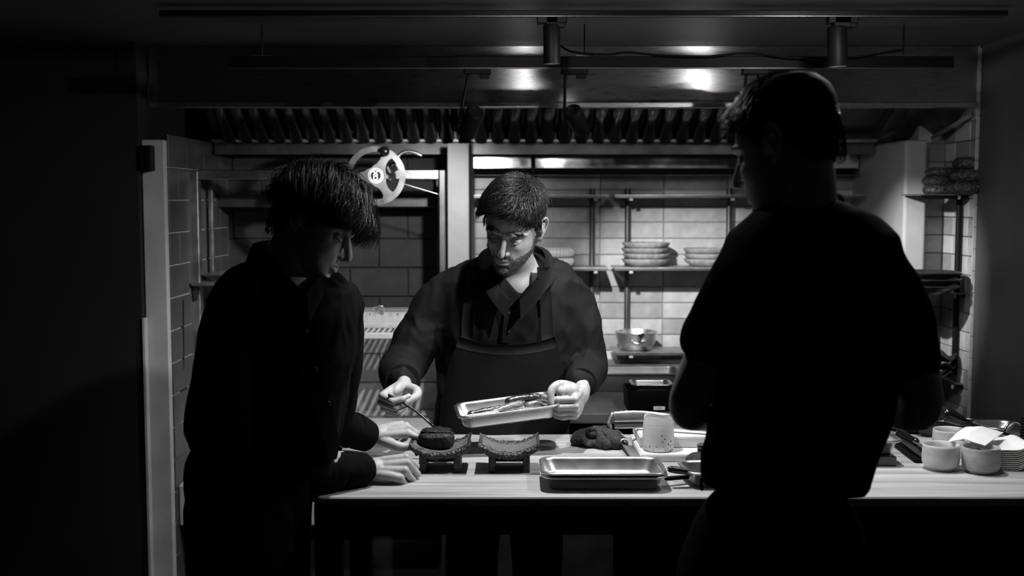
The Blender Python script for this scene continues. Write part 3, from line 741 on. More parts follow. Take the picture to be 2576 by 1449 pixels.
# saute pan on the lowest shelf, handle towards the viewer
zs3 = Z(886, SF)
sa = thing('saute_pan', 'round steel pan with its handle pointing forward on the lowest shelf', 'pan', (X(1602, 5.16), 5.155, zs3))
lathe('pan_body', [(0, 0), (.060, 0), (.072, .006), (.086, .034), (.094, .072), (.097, .082), (.0985, .083), (.095, .083), (.092, .072), (.084, .036), (.070, .010), (0, .005)], 'steel_tray', sa, 48)
tube('handle', [(.004, -.090, .052), (.004, -.115, .058), (.004, -.150, .074), (.004, -.178, .088)], [(.009, .004), (.007, .005), (.009, .006), (.015, .007)], 'black_gloss', sa, n=12, side=(1, 0, 0), round_ends=True)
tube('handle_plate', [(-.030, -.081, .050), (-.012, -.092, .040), (.012, -.094, .040), (.036, -.084, .050)], .005, 'steel_polish', sa, n=8, round_ends=True)
for x in (-.026, .030):
    V, F = sphere_geo((x, -.090, .048), .006, 8, 6); mk('rivet', V, F, 'steel_polish', sa, True)

# ------------------------------------------------------------------ things on the back bench
def bench_at(px, py): return G(px, py, .85)
p = bench_at(1605, 987)
tr = thing('steel_container', 'long brushed steel container at the back of the stone bench', 'container', (p.x - .01, p.y + .10, .85))
steel_pan('container_body', .36, .20, .075, 'steel_dull', tr, taper=.008)
p = G(1648, 1036, .85)
bx = thing('storage_box', 'black storage box with a small white label on the stone bench', 'storage box', (p.x, p.y + .085, .85))
w_, d_, h_ = .19, .17, .075
V, F = pan_geo([(w_ - .01, d_ - .01, .012, 0), (w_, d_, .014, .004), (w_ + .008, d_ + .008, .016, h_), (w_ + .004, d_ + .004, .014, h_), (w_ - .006, d_ - .006, .012, .006)])
mk('box_body', V, F, 'black', bx, True, angle=50)
box('box_label', -.006, .034, -d_ / 2 - .0062, -d_ / 2 - .0035, .008, .020, 'label', bx)
bpy.data.objects[-1] if False else None
for k, w in enumerate((.0022, .001, .0024, .0030, .0026, .0022, .0020)):
    box('label_print', .002 + k * .0034, .002 + k * .0034 + w, -d_ / 2 - .0064, -d_ / 2 - .0061, .0125, .0155, 'ink', bx)
stt = thing('steel_insert', 'small steel pan sitting inside the black storage box', 'pan', (p.x - .005, p.y + .09, .85 + .030))
steel_pan('insert_body', .135, .115, .062, 'steel_tray', stt, taper=.006, r=.02)

# ------------------------------------------------------------------ right niche: shelves on the right wall
def wall_bracket_shelf(label, xa, ya, yb, z, low=False):
    s = thing('niche_shelf', label, 'shelf', ((xa + XR) / 2, (ya + yb) / 2, z))
    box('shelf_board', xa, XR - .008, ya, yb, z - .004, z, 'steel_dull', s, world=True)
    box('shelf_rail', xa + .03, XR - .008, ya + .004, ya + .012, z - .018, z - .004, 'black', s, world=True)
    box('bracket_clip', XR - .05, XR - .042, ya + .0, ya + .006, z - .020, z - .006, 'paint', s, world=True)
    return s
zA = Z(488.5, 4.43)
sA = wall_bracket_shelf('upper steel shelf on the tiled right wall holding rough stone bowls', X(2298, 4.43), 4.43, 4.585, zA)
a = W(2414, 494, 4.50); tube('upright', [(a.x, 4.50, zA - .004), (a.x, 4.50, .9)], .012, 'black', sA, n=10, world=True)
zB = Z(738, 4.44)
sB = wall_bracket_shelf('middle steel shelf on the tiled right wall under the dark plates', X(2388, 4.52), 4.44, 4.585, zB)
zC = Z(963, 4.46)
sC = wall_bracket_shelf('lower steel shelf on the tiled right wall under the wavy dishes', X(2376, 4.60), 4.44, 4.60, zC)
def rough_bowl(name, label, loc, r, h, group):
    t = thing(name, label, 'bowl', loc, group=group)
    ph = random.uniform(0, 9)
    def wob(a, rr, z):
        n = mnoise.noise(Vector((math.cos(a) * 7 + ph, math.sin(a) * 7, z * 160))) * .035 + mnoise.noise(Vector((math.cos(a) * 22, math.sin(a) * 22 + ph, z * 420))) * .035
        return (rr * (1 + (n if rr > r * .3 else 0)), z)
    prof = [(0, 0)] + [(r * (.80 + .20 * math.sin(PI * min(1, (k / 8) * .95 + .05))), h * k / 8) for k in range(9)] + [(r * .80, h * .98), (r * .72, h * .55), (0, h * .45)]
    lathe('bowl_body', prof, 'rough_bowl', t, 72, wob, angle=80)
    return t
gname = 'rough stone bowls in the niche'
for k, nm in enumerate(('lowest', 'middle', 'topmost')):
    rough_bowl('stone_bowl', nm + ' small rough black bowl on the upper niche shelf', (X(2356, 4.5) + .004 * k * (-1) ** k, 4.50, zA + k * .0345), .058, .036, gname)
for k, nm in enumerate(('lowest', 'middle', 'topmost')):
    rough_bowl('stone_bowl', nm + ' large rough glittering bowl on the upper niche shelf by the wall', (X(2432, 4.47) + .010 * k, 4.475, zA + .001 + k * .047), (.102, .098, .080)[k], .049, gname)
def dark_plate(label, loc, r, h):
    t = thing('dark_plate', label, 'plate', loc, group='dark plates in the niche')
    lathe('plate_body', [(0, 0), (r * .55, 0), (r * .62, h * .15), (r * .95, h * .75), (r, h), (r * .98, h * 1.08), (r * .9, h * .85), (r * .6, h * .3), (0, h * .25)], 'dark_plate', t, 56)
    return t
for k, nm in enumerate(('lowest', 'middle', 'topmost')):
    dark_plate(nm + ' wide dark glossy plate on the middle niche shelf', (XR - .150, 4.45, zB + k * .026), .122, .032)
def wavy_dish(label, loc, r, ph):
    t = thing('wavy_dish', label, 'dish', loc, group='wavy black dishes in the niche')
    def wob(a, rr, z): return (rr * (1 + .05 * math.sin(3 * a + ph)), z + .012 * math.sin(5 * a + ph) * min(1, rr / r) ** 2)
    lathe('dish_body', [(0, 0), (r * .5, .002), (r * .9, .014), (r, .022), (r * .98, .025), (r * .85, .018), (r * .5, .007), (0, .006)], 'dark_plate', t, 60, wob)
for k, nm in enumerate(('lowest', 'middle', 'topmost')):
    wavy_dish(nm + ' wavy black dish stacked on the lower niche shelf', (XR - .105, 4.51, zC + .014 + k * .034), .088, k * 1.7)

# ------------------------------------------------------------------ things on the counter
def noisy_grid(name, nx, ny, fn, m, parent, smooth=True):
    V = [fn(i / (nx - 1), j / (ny - 1)) for j in range(ny) for i in range(nx)]
    F = [(j * nx + i, j * nx + i + 1, (j + 1) * nx + i + 1, (j + 1) * nx + i) for j in range(ny - 1) for i in range(nx - 1)]
    return mk(name, V, F, m, parent, smooth, angle=60)
def serving_stand(label, loc, seed, rz=0.0):
    t = thing('serving_stand', label, 'serving stand', loc, (0, 0, rz), group='curved black stone serving stands')
    w, d = .155, .125
    def zc(x): return .052 + .026 * (abs(x) / (w / 2)) ** 2.0
    nx, ns = 41, 20
    rings = []
    for i in range(nx):
        x = -w / 2 + w * i / (nx - 1); ring = []
        for (y, dz) in [(-d / 2 + .012, -.020), (-d / 2, -.014), (-d / 2 - .002, -.006), (-d / 2, .000), (-d / 2 + .008, .003), (-d / 2 + .016, .001)] + [(-d / 2 + .016 + (d - .032) * q / 6, 0.0) for q in range(1, 6)] + \
                       [(d / 2 - .020, .001), (d / 2 - .014, .006), (d / 2 - .004, .006), (d / 2, 0), (d / 2, -.010), (d / 2 - .012, -.020), (d * .2, -.020), (0, -.020), (-d * .2, -.020)]:
            n = mnoise.noise(Vector((x * 110 + seed, y * 110, dz * 130))) ; n2 = mnoise.noise(Vector((x * 300 + seed, y * 300, dz * 300)))
            edge = 1.0 if (abs(y) > d / 2 - .016 or dz < -.001 or abs(x) > w / 2 - .01) else .22
            k = (n * .0045 + n2 * .0028) * edge
            ring.append((x + k * .6 * (1 if abs(x) > w / 2 - .012 else 0), y + k * (1 if abs(y) > d / 2 - .016 else 0), zc(x) + dz + k))
        rings.append(ring)
    V, F = rings_geo(rings); mk('curved_plate', V, F, 'stone', t, True, angle=70)
    def topf(u, v):
        x = -w / 2 + .008 + (w - .016) * u; y = -d / 2 + .012 + (d - .034) * v
        return (x, y, zc(x) + .0022 + mnoise.noise(Vector((x * 300, y * 300, seed))) * .0012)
    noisy_grid('top_face', 40, 22, topf, 'stone_top', t)
    for x in (-.044, .044):
        b = bbox_bm(x - .009, x + .009, -d / 2 + .012, d / 2 - .012, 0, zc(x) - .012, .002)
        from_bm('leg', b, 'stone', t)
    box('leg_tie', -.036, .036, d / 2 - .030, d / 2 - .020, .010, .022, 'stone', t)
    return t
p2_ = G(1281, 1191, ZT); p1_ = G(1106, 1191, ZT)
serving_stand('empty curved black stone serving stand at the middle of the counter', (p2_.x, p2_.y + .055, ZT), 1.3)
st1 = serving_stand('curved black stone serving stand carrying the dark charred portion', (p1_.x, p1_.y + .055, ZT), 5.1)
cb = thing('charred_portion', 'dark charred block of food on the left serving stand', 'food', (p1_.x - .012, p1_.y + .062, ZT + .0515))
def lumpy(c, r, seed, nu=36, nv=22, amp=.08, fr=5):
    V, F = sphere_geo((0, 0, 0), 1.0, nu, nv); out = []
    for v in V:
        q = np.array(v); q = np.sign(q) * np.abs(q) ** .55; q = q / np.max(np.abs(q)) if False else q
        n = mnoise.noise(Vector(v) * fr + Vector((seed, 0, 0))) + .5 * mnoise.noise(Vector(v) * fr * 2.7 + Vector((0, seed, 0)))
        q = q * (1 + amp * n); out.append((c[0] + q[0] * r[0], c[1] + q[1] * r[1], c[2] + q[2] * r[2]))
    return out, F
V, F = lumpy((0, 0, .024), (.046, .040, .023), 2.0); mk('char_body', V, F, 'char', cb, True)
V, F = lumpy((.0, .004, .044), (.038, .030, .006), 4.0, amp=.2); mk('char_crust', V, F, 'char', cb, True)

# nested pair of steel trays
ft = G(1520, 1236, ZT)
def nested_tray(name, label, loc, w, d, h, rz=0, grp='steel trays on the counter'):
    t = thing(name, label, 'tray', loc, (0, 0, rz), group=grp); steel_pan('tray_body', w, d, h, 'steel_tray', t, taper=.014, r=.028, rim=.006); return t
TWd, TDp = .292, .172
nested_tray('steel_tray', 'lower of two nested steel trays at the front of the counter', (ft.x + .002, ft.y + TDp / 2 - .006, ZT), TWd, TDp, .037)
nested_tray('steel_tray', 'upper empty steel tray nested in another at the front of the counter', (ft.x, ft.y + TDp / 2 - .006, ZT + .009), TWd, TDp, .037)
def utensil(name, label, cat, a, b, r, m, blade=None):
    t = thing(name, label, cat, a); a = Vector(a); b = Vector(b); d = b - a
    tube('handle', [a, a + d * .2, a + d * .7, b], [r * .9, r, r * .8, r * .55], m, t, n=10, world=True, round_ends=True)
    return t, a, b
a = G(1686, 1180, ZT + .045); b = G(1775, 1193, ZT + .030)
t_, a_, b_ = utensil('spatula', 'black handled spatula behind the nested steel trays', 'spatula', a, b, .009, 'black_rubber')
d_ = (b_ - a_).normalized(); box('blade', b_.x - .005, b_.x + .10, b_.y - .022, b_.y + .022, b_.z - .003, b_.z, 'steel_tray', t_, world=True)
a = W(1676, 1204, ft.y + .05); b = W(1775, 1196, ft.y + .10)
t_, a_, b_ = utensil('serving_spoon', 'dark handled spoon leaning on the rim of the nested trays', 'spoon', a, b, .006, 'black')
V, F = sphere_geo((b_.x + .03, b_.y, b_.z - .003), (.035, .022, .006)); mk('spoon_bowl', V, F, 'steel_dull', t_, True, world=True)
st = thing('steel_tray', 'small steel tray beside the waist of the right man', 'tray', (G(1800, 1228, ZT).x, G(1800, 1228, ZT).y + .06, ZT), (0, 0, .12), group='steel trays on the counter')
steel_pan('tray_body', .135, .13, .04, 'steel_tray', st, taper=.01)
sg = thing('scouring_sponge', 'dark fibrous sponge block behind the black spatula', 'sponge', G(1757, 1172, ZT), (0, .0, -.4))
V, F = lumpy((0, .0, .016), (.030, .042, .015), 7, amp=.06); mk('sponge_body', V, F, 'towel', sg, True)
tn = thing('round_tin', 'small round black tin on the white board next to the right man', 'tin', G(1778, 1139, ZT + .0205))
lathe('tin_body', [(0, 0), (.024, 0), (.025, .002), (.025, .013), (.0235, .014), (0, .014)], 'black', tn, 32)
lathe('tin_lid', [(0, .014), (.026, .014), (.0265, .016), (.0265, .021), (.025, .0225), (0, .0228)], 'black_gloss', tn, 32)

# white cutting boards
lb = thing('cutting_board', 'lower thin white cutting board under the speckled cup', 'cutting board', (0, 0, ZT))
A, B, C, D = G(1612, 1163, ZT), G(1850, 1163, ZT), G(1850, 1062, ZT), G(1566, 1062, ZT)
def quad_board(parent, pts, z0, z1, m, name='board'):
    b = bmesh.new(); lo = [b.verts.new((p.x, p.y, z0)) for p in pts]; hi = [b.verts.new((p.x, p.y, z1)) for p in pts]
    b.faces.new(lo[::-1]); b.faces.new(hi)
    for k in range(4): b.faces.new((lo[k], lo[(k + 1) % 4], hi[(k + 1) % 4], hi[k]))
    bmesh.ops.bevel(b, geom=b.edges[:], offset=.003, segments=2, affect='EDGES')
    return from_bm(name, b, m, parent, True, world=True)
dyb = Vector((0, .0, 0))
P4 = [Vector((A.x, A.y, 0)), Vector((A.x + .31, A.y, 0)), Vector((A.x + .31, A.y + .27, 0)), Vector((A.x, A.y + .27, 0))]
quad_board(lb, P4, ZT, ZT + .020, 'white_board')
quad_board(lb, [p + Vector((-.001, 0, 0)) * 0 for p in P4], ZT + .0005, ZT + .0006, 'black', 'edge_line') if False else None
ub = thing('cutting_board', 'thick white cutting board stacked behind the speckled cup', 'cutting board', (A.x + .15, A.y + .18, ZT + .0205))
P5 = [Vector((A.x + .008, A.y + .085, 0)), Vector((A.x + .312, A.y + .085, 0)), Vector((A.x + .312, A.y + .285, 0)), Vector((A.x + .008, A.y + .285, 0))]
quad_board(ub, P5, ZT + .0205, ZT + .0505, 'white_board')
zb = ZT + .0505
# tongs and a steel bar lying on the thick board
tg = thing('steel_tongs', 'long curved steel tongs lying on the thick white board', 'tongs', G(1600, 1070, zb))
a = G(1546, 1068, zb + .014); b = G(1810, 1085, zb + .014)
a.y += .01; b.y += .01
for dz, rr in ((.006, .013), (.026, .012)):
    tube('arm', [a + Vector((0, .0, dz - .006)), a + (b - a) * .25 + Vector((0, .004, dz)), a + (b - a) * .6 + Vector((0, 0, dz)), b + Vector((0, 0, dz))], [(.014, .002), (.015, .002), (.011, .002), (.013, .002)], 'steel_tray', tg, n=14, steps=24, side=(0, .35, 1), world=True)
tube('hinge', [a + Vector((-.012, 0, -.008)), a + Vector((-.018, 0, .010)), a + Vector((-.008, 0, .028))], [(.013, .006)] * 3, 'steel_tray', tg, n=12, steps=12, side=(0, 1, 0), world=True, round_ends=True)
rl = thing('steel_ruler', 'flat steel bar lying behind the tongs on the white board', 'steel bar', G(1640, 1040, zb))
a = G(1572, 1040, zb + .014); b = G(1705, 1052, zb + .014)
tube('bar', [a, b], [(.009, .003)] * 2, 'steel_tray', rl, n=4, steps=2, side=(0, .5, 1), world=True)
box('bar_foot', b.x - .012, b.x + .02, b.y - .014, b.y + .006, zb, zb + .014, 'steel_dull', rl, world=True)
# speckled cup
p = G(1660, 1139, ZT + .020)
cu = thing('speckled_cup', 'tall white speckled ceramic cup on the cutting board', 'cup', (p.x, p.y + .035, ZT + .020))
def cw(a, r, z): return (r * (1 + .012 * math.cos(2 * a + .6) + .006 * math.sin(3 * a)) + .0008 * math.sin(z * 700), z + (.0028 * math.sin(3 * a + 1) if z > .08 else 0))
lathe('cup_body', [(0, 0), (.036, 0), (.0405, .004), (.042, .018), (.0422, .045), (.0405, .072), (.0385, .090), (.0375, .0935), (.0355, .0925), (.0375, .075), (.038, .02), (.03, .008), (0, .007)], 'speckle', cu, 64, cw)

# dark towel, knife with a patterned handle
tw = thing('folded_towel', 'dark rolled kitchen towel in a heap at the back of the counter', 'towel', G(1512, 1120, ZT))
p = G(1500, 1126, ZT)
def roll(path, r0, fl, seed, name):
    path = [p + (q - p) * .80 for q in path]; r0 *= .80
    V, F = tube_geo(path, [(r0 * fl, r0)] * len(path), 26, 26, side=(0, 0, 1), round_ends=True)
    out = []
    for v in V:
        n = mnoise.noise(Vector(v) * 26 + Vector((seed, 0, 0))) * .010 + mnoise.noise(Vector(v) * 70) * .003
        c = Vector((v[0] + n, v[1] + n, max(ZT + .001, v[2] + n * 1.1))); out.append(c)
    return mk(name, out, F, 'towel', tw, True, world=True)
roll([p + Vector((-.060, .045, .018)), p + Vector((-.03, .05, .030)), p + Vector((.01, .035, .042)), p + Vector((.045, .01, .034)), p + Vector((.06, -.02, .020))], .033, .9, 1, 'towel_fold')
roll([p + Vector((-.062, .02, .014)), p + Vector((-.035, .005, .016)), p + Vector((-.0, -.01, .016)), p + Vector((.020, -.032, .014))], .018, .8, 4, 'towel_fold')
roll([p + Vector((-.01, .02, .050)), p + Vector((.015, .0, .040)), p + Vector((.028, -.024, .026)), p + Vector((.030, -.040, .019))], .020, .85, 9, 'towel_roll')
def knife(label, a, b, c, w, mh, mb, roll_=0.0, t=.002):
    """a: handle end, b: bolster, c: blade tip, all lying on something."""
    k = thing('kitchen_knife', label, 'knife', b); a, b, c = Vector(a), Vector(b), Vector(c); d = (b - a)
    tube('handle', [a, a + d * .3, a + d * .65, b], [(.012, .010), (.014, .011), (.0115, .009), (.0125, .010)], mh, k, n=14, steps=20, side=(0, 0, 1), world=True, round_ends=True)
    f = (c - b).normalized(); s = f.cross(Vector((0, 0, 1))).normalized(); s = (s * math.cos(roll_) + Vector((0, 0, 1)) * math.sin(roll_))
    L = (c - b).length; pr = [(0, -.010, .010), (.02, -w * .5, .010), (L * .55, -w * .5, .010), (L * .85, -w * .25, .009), (L, .004, .0065)]
    n_ = f.cross(s).normalized()
    V = [];
    for (x, y0, y1) in pr:
        for (y, tt) in ((y0, .0003), (y1, t)):
            V += [b + f * x + s * y + n_ * tt, b + f * x + s * y - n_ * tt]
    F = []
    for i in range(len(pr) - 1):
        o = i * 4; q = o + 4
        F += [(o, q, q + 2, o + 2), (o + 1, o + 3, q + 3, q + 1), (o, o + 1, q + 1, q), (o + 2, q + 2, q + 3, o + 3)]
    F += [(0, 2, 3, 1), (len(V) - 4, len(V) - 3, len(V) - 1, len(V) - 2)]
    mk('blade', V, F, mb, k, world=True)
    return k
a = G(1552, 1090, ZT + .018); b = G(1572, 1118, ZT + .016); c = G(1606, 1166, ZT + .004)
kn = knife('kitchen knife with a patterned banded handle beside the dark towel', a, b, c, .045, 'black_gloss', 'steel_dull', .15)
for q in (.18, .42, .66, .9):
    p = a + (b - a) * q; tube('handle_band', [p - (b - a) * .035, p + (b - a) * .035], .0128, 'steel_polish' if q in (.18, .66) else 'ceramic', kn, n=14, world=True)

# right end: tray stack, knives on a dark board, cups, napkins
p = G(2200, 1176, ZT)
bb = thing('wooden_block', 'low grey block under the steel tray at the right of the man', 'block', (G(2160, 1172, ZT).x, p.y + .09, ZT))
box('block_body', -.15, .098, -.078, .078, 0, .026, 'steel_dark', bb, bev=.002)
nested_tray('steel_tray', 'steel tray on a grey block to the right of the right man', (G(2160, 1172, ZT).x - .015, p.y + .092, ZT + .0265), .25, .165, .042)
db = thing('knife_board', 'narrow black board under the two knives at the right', 'board', (0, 0, ZT))
A, B = G(2250, 1098, ZT), G(2345, 1166, ZT)
dirb = (B - A).normalized(); perp = Vector((-dirb.y, dirb.x, 0))
quad_board(db, [A - perp * .045, B - perp * .045, B + perp * .03, A + perp * .03][::1], ZT, ZT + .008, 'black')
kz = ZT + .012
knife('black handled serrated knife lying at an angle beside the white cups', G(2262, 1090, kz + .02), G(2304, 1112, kz + .012), G(2372, 1156, kz + .002), .040, 'black_gloss', 'steel_dull', .25)
knife('grey handled knife partly behind the elbow of the right man', G(2205, 1082, kz + .02), G(2256, 1096, kz + .012), G(2325, 1150, kz + .003), .034, 'black_rubber', 'steel_dark', .2)
def tea_cup(label, px, py, r, h, m):
    q = G(px, py, ZT)
    t = thing('tea_cup', label, 'cup', (q.x, q.y + r * .85, ZT), (0, 0, random.uniform(0, 6)), group='short white tea cups')
    def wb_(a, rr, z): return (rr * (1 + .006 * math.sin(2 * a)) + .0006 * math.sin(z * 420 + a), z)
    lathe('cup_body', [(0, .004), (r * .62, .004), (r * .64, 0), (r * .74, 0), (r * .76, .005), (r * .93, .010), (r * .985, .020), (r, h * .55), (r * .985, h * .9), (r * .975, h - .002), (r * .95, h), (r * .915, h - .002), (r * .90, h * .8), (r * .88, .02), (r * .7, .012), (0, .011)], m, t, 60, wb_)
    return t
tea_cup('short white tea cup with a streaked glaze, front left of the cups', 2381, 1189, .0475, .066, 'ceramic')
tea_cup('short greyish crackled tea cup, front right of the cups', 2483, 1197, .0475, .066, 'ceramic_grey')
tea_cup('short white tea cup half under the loose napkin', 2404, 1147, .0475, .066, 'ceramic')
tea_cup('short white tea cup hidden between the other three cups', 2447, 1158, .034, .050, 'ceramic')
nk0 = G(2545, 1187, ZT)
def napkin_sheet(parent, name, w, d, z, fold, seed, loc, rz):
    nx, ny = 24, 14
    def fn(u, v):
        x = -w / 2 + w * u; y = -d / 2 + d * v
        zz = z + fold * (math.exp(-((u - .72) / .10) ** 2) * (1 - .4 * v)) + .0015 * mnoise.noise(Vector((x * 30, y * 30, seed)))
        c, s = math.cos(rz), math.sin(rz)
        return (loc[0] + x * c - y * s, loc[1] + x * s + y * c, loc[2] + zz)
    V = [fn(i / (nx - 1), j / (ny - 1)) for j in range(ny) for i in range(nx)]; n = len(V)
    V += [(a, b, c - .0022) for a, b, c in V]
    F = [(j * nx + i, j * nx + i + 1, (j + 1) * nx + i + 1, (j + 1) * nx + i) for j in range(ny - 1) for i in range(nx - 1)]
    F += [(q[3] + n, q[2] + n, q[1] + n, q[0] + n) for q in F]
    edge = [i for i in range(nx)] + [j * nx + nx - 1 for j in range(1, ny)] + [(ny - 1) * nx + i for i in range(nx - 2, -1, -1)] + [j * nx for j in range(ny - 2, 0, -1)]
    F += [(edge[k], edge[k] + n, edge[(k + 1) % len(edge)] + n, edge[(k + 1) % len(edge)]) for k in range(len(edge))]
    return mk(name, V, F, 'napkin', parent, True, world=True, angle=50)
for k in range(11):
    t = thing('paper_napkin', ('lowest folded napkin of the stack at the right end of the counter' if k == 0 else 'topmost folded napkin of the stack at the right end of the counter' if k == 10 else 'folded white napkin inside the stack at the right end of the counter'), 'napkin', (nk0.x, nk0.y + .08, ZT + .004 + k * .0052), group='napkins stacked at the right end')
    napkin_sheet(t, 'napkin_sheet', .17, .16, .0, .016, k * .0 + 1, (nk0.x + .02 + random.uniform(-.002, .002), nk0.y + .085, ZT + .003 + k * .0052), -.12)
tp = thing('paper_napkin', 'loose crumpled white napkin lying over the cups', 'napkin', G(2455, 1110, ZT + .07), group='loose napkin')
zn = ZT + .070
cor = [[(2383, 1112, .068), (2425, 1104, .078), (2478, 1121, .068)], [(2405, 1090, .082), (2445, 1084, .094), (2500, 1104, .080)], [(2428, 1074, .085), (2472, 1072, .094), (2524, 1088, .074)]]
V = []
for j in range(13):
    for i in range(13):
        u, v = i / 6, j / 6; i0, j0 = min(int(u), 1), min(int(v), 1); fu, fv = u - i0, v - j0
        def cp(j_, i_): q = cor[j_][i_]; return G(q[0], q[1], ZT + q[2])
        p = cp(j0, i0) * (1 - fu) * (1 - fv) + cp(j0, i0 + 1) * fu * (1 - fv) + cp(j0 + 1, i0) * (1 - fu) * fv + cp(j0 + 1, i0 + 1) * fu * fv
        p.z += .0012 * mnoise.noise(p * 60); V.append(p)
n = len(V); V += [p - Vector((0, 0, .0014)) for p in V]
F = [(j * 13 + i, j * 13 + i + 1, (j + 1) * 13 + i + 1, (j + 1) * 13 + i) for j in range(12) for i in range(12)]
F += [(q[3] + n, q[2] + n, q[1] + n, q[0] + n) for q in F]
edge = list(range(13)) + [j * 13 + 12 for j in range(1, 13)] + [156 + i for i in range(11, -1, -1)] + [j * 13 for j in range(11, 0, -1)]
F += [(edge[k], edge[k] + n, edge[(k + 1) % len(edge)] + n, edge[(k + 1) % len(edge)]) for k in range(len(edge))]
mk('napkin_sheet', V, F, 'napkin', tp, True, world=True, angle=25)
# black tray, hand torch, steel tray and strainer behind the cups
q = G(2420, 1108, ZT)
bt_ = thing('black_tray', 'shallow black tray behind the white cups', 'tray', (q.x + .02, q.y + .09, ZT), (0, 0, -.25))
V, F = pan_geo([(.21, .13, .02, 0), (.22, .14, .022, .004), (.25, .16, .024, .036), (.246, .156, .022, .036), (.21, .13, .018, .008)]); mk('tray_body', V, F, 'black_gloss', bt_, True, angle=60)
bt2 = thing('steel_ring', 'thin steel ring lying in the shallow black tray', 'ring', (q.x + .02, q.y + .10, ZT + .036), (0, 0, -.25))
V, F = tube_geo([(.06 * math.cos(2 * PI * k / 24), .035 * math.sin(2 * PI * k / 24), .004) for k in range(25)], [.0025] * 25, 8, 72, round_ends=False); mk('ring_body', V, F, 'steel_polish', bt2, True)
a, b = W(2383, 1043, 3.10), W(2440, 1068, 3.10)
tc_ = thing('hand_torch', 'black cone shaped torch with a long thin nozzle behind the napkin', 'torch', b)
tube('torch_body', [a, a + (b - a) * .5, b], [.020, .016, .006], 'black_gloss', tc_, n=20, steps=12, world=True, round_ends=True)
tube('nozzle', [b, W(2500, 1083, 3.09), W(2572, 1104, 3.08)], .0045, 'black_gloss', tc_, n=8, world=True)
q = W(2500, 1088, 3.22)
nested_tray('steel_tray', 'steel tray lying behind the loose napkin at the far right', (q.x + .03, 3.255, ZT), .11, .11, .05, .15)
sn = thing('strainer', 'round steel strainer with a rim standing at the far right', 'strainer', W(2550, 1105, 3.12))
cc = W(2549, 1088, 3.14)
V, F = tube_geo([cc + Vector((.030 * math.cos(2 * PI * k / 24) , .012 * math.cos(2 * PI * k / 24), .030 * math.sin(2 * PI * k / 24))) for k in range(25)], [.0035] * 25, 8, 72, round_ends=False); mk('rim', V, F, 'steel_polish', sn, True, world=True)
V, F = sphere_geo(cc + Vector((.004, .012, 0)), (.027, .014, .027), 18, 12); mk('mesh_bowl', V, F, 'steel_dull', sn, True, world=True)
tube('handle', [cc + Vector((.01, 0, -.028)), cc + Vector((.03, -.02, -.055))], .003, 'steel_polish', sn, n=6, world=True)
rk = thing('ribbed_holder', 'black ribbed holder cut off by the right edge of the picture', 'holder', G(2597, 1165, ZT))
q = G(2592, 1158, ZT)
for k in range(16): lathe('rib', [(0, q.z + .002 + k * .0078), (.024, q.z + .002 + k * .0078), (.0265, q.z + .0045 + k * .0078), (.024, q.z + .0076 + k * .0078), (0, q.z + .0078 + k * .0078)], 'black', rk, 24)
for c_ in rk.children: c_.location = (0, .02, -q.z)
# ================================================================== PEOPLE
def np_geo(me):
    v = np.empty(len(me.vertices) * 3); me.vertices.foreach_get('co', v); return v.reshape(-1, 3)
def np_nrm(me):
    v = np.empty(len(me.vertices) * 3); me.vertices.foreach_get('normal', v); return v.reshape(-1, 3)
def remesh(parts, voxel, smooth=4, fac=0.5):
    """union of closed overlapping shapes as one continuous surface"""
    V, F = join_geo(parts)
    me = bpy.data.meshes.new('t'); me.from_pydata(V, [], F); me.update()
    bm = bmesh.new(); bm.from_mesh(me); bmesh.ops.recalc_face_normals(bm, faces=bm.faces[:]); bm.to_mesh(me); bm.free()
    o = link(bpy.data.objects.new('t', me))
    r = o.modifiers.new('r', 'REMESH'); r.mode = 'VOXEL'; r.voxel_size = voxel; r.use_smooth_shade = True
    if smooth:
        s = o.modifiers.new('s', 'SMOOTH'); s.iterations = smooth; s.factor = fac
    bpy.context.view_layer.update()
    out = bpy.data.meshes.new_from_object(o.evaluated_get(bpy.context.evaluated_depsgraph_get()))
    bpy.data.objects.remove(o); bpy.data.meshes.remove(me)
    return out
def union_meshes(meshes):
    """boolean union, so the body is a single skin; a piece the solver loses is joined instead"""
    base = meshes[0]
    for m in meshes[1:]:
        va = np_geo(m); probe = va[np.argmax(np.linalg.norm(va - np_geo(base).mean(0), axis=1))]
        done = None
        for solver in ('MANIFOLD', 'EXACT'):
            a = link(bpy.data.objects.new('t', base)); b = link(bpy.data.objects.new('t', m))
            md = a.modifiers.new('b', 'BOOLEAN'); md.operation = 'UNION'; md.object = b
            try: md.solver = solver
            except Exception: pass
            bpy.context.view_layer.update()
            out = bpy.data.meshes.new_from_object(a.evaluated_get(bpy.context.evaluated_depsgraph_get()))
            bpy.data.objects.remove(a); bpy.data.objects.remove(b)
            if len(out.vertices) > .6 * len(base.vertices):
                v = np_geo(out)
                if np.min(np.linalg.norm(v - probe, axis=1)) < .001 and len(v) > .6 * len(va):
                    done = out; break
        if done is None:
            bm = bmesh.new(); bm.from_mesh(base); bm.from_mesh(m); done = bpy.data.meshes.new('j'); bm.to_mesh(done); bm.free()
            print('UNION fell back to join')
        base = done
    base.polygons.foreach_set('use_smooth', [True] * len(base.polygons))
    return base

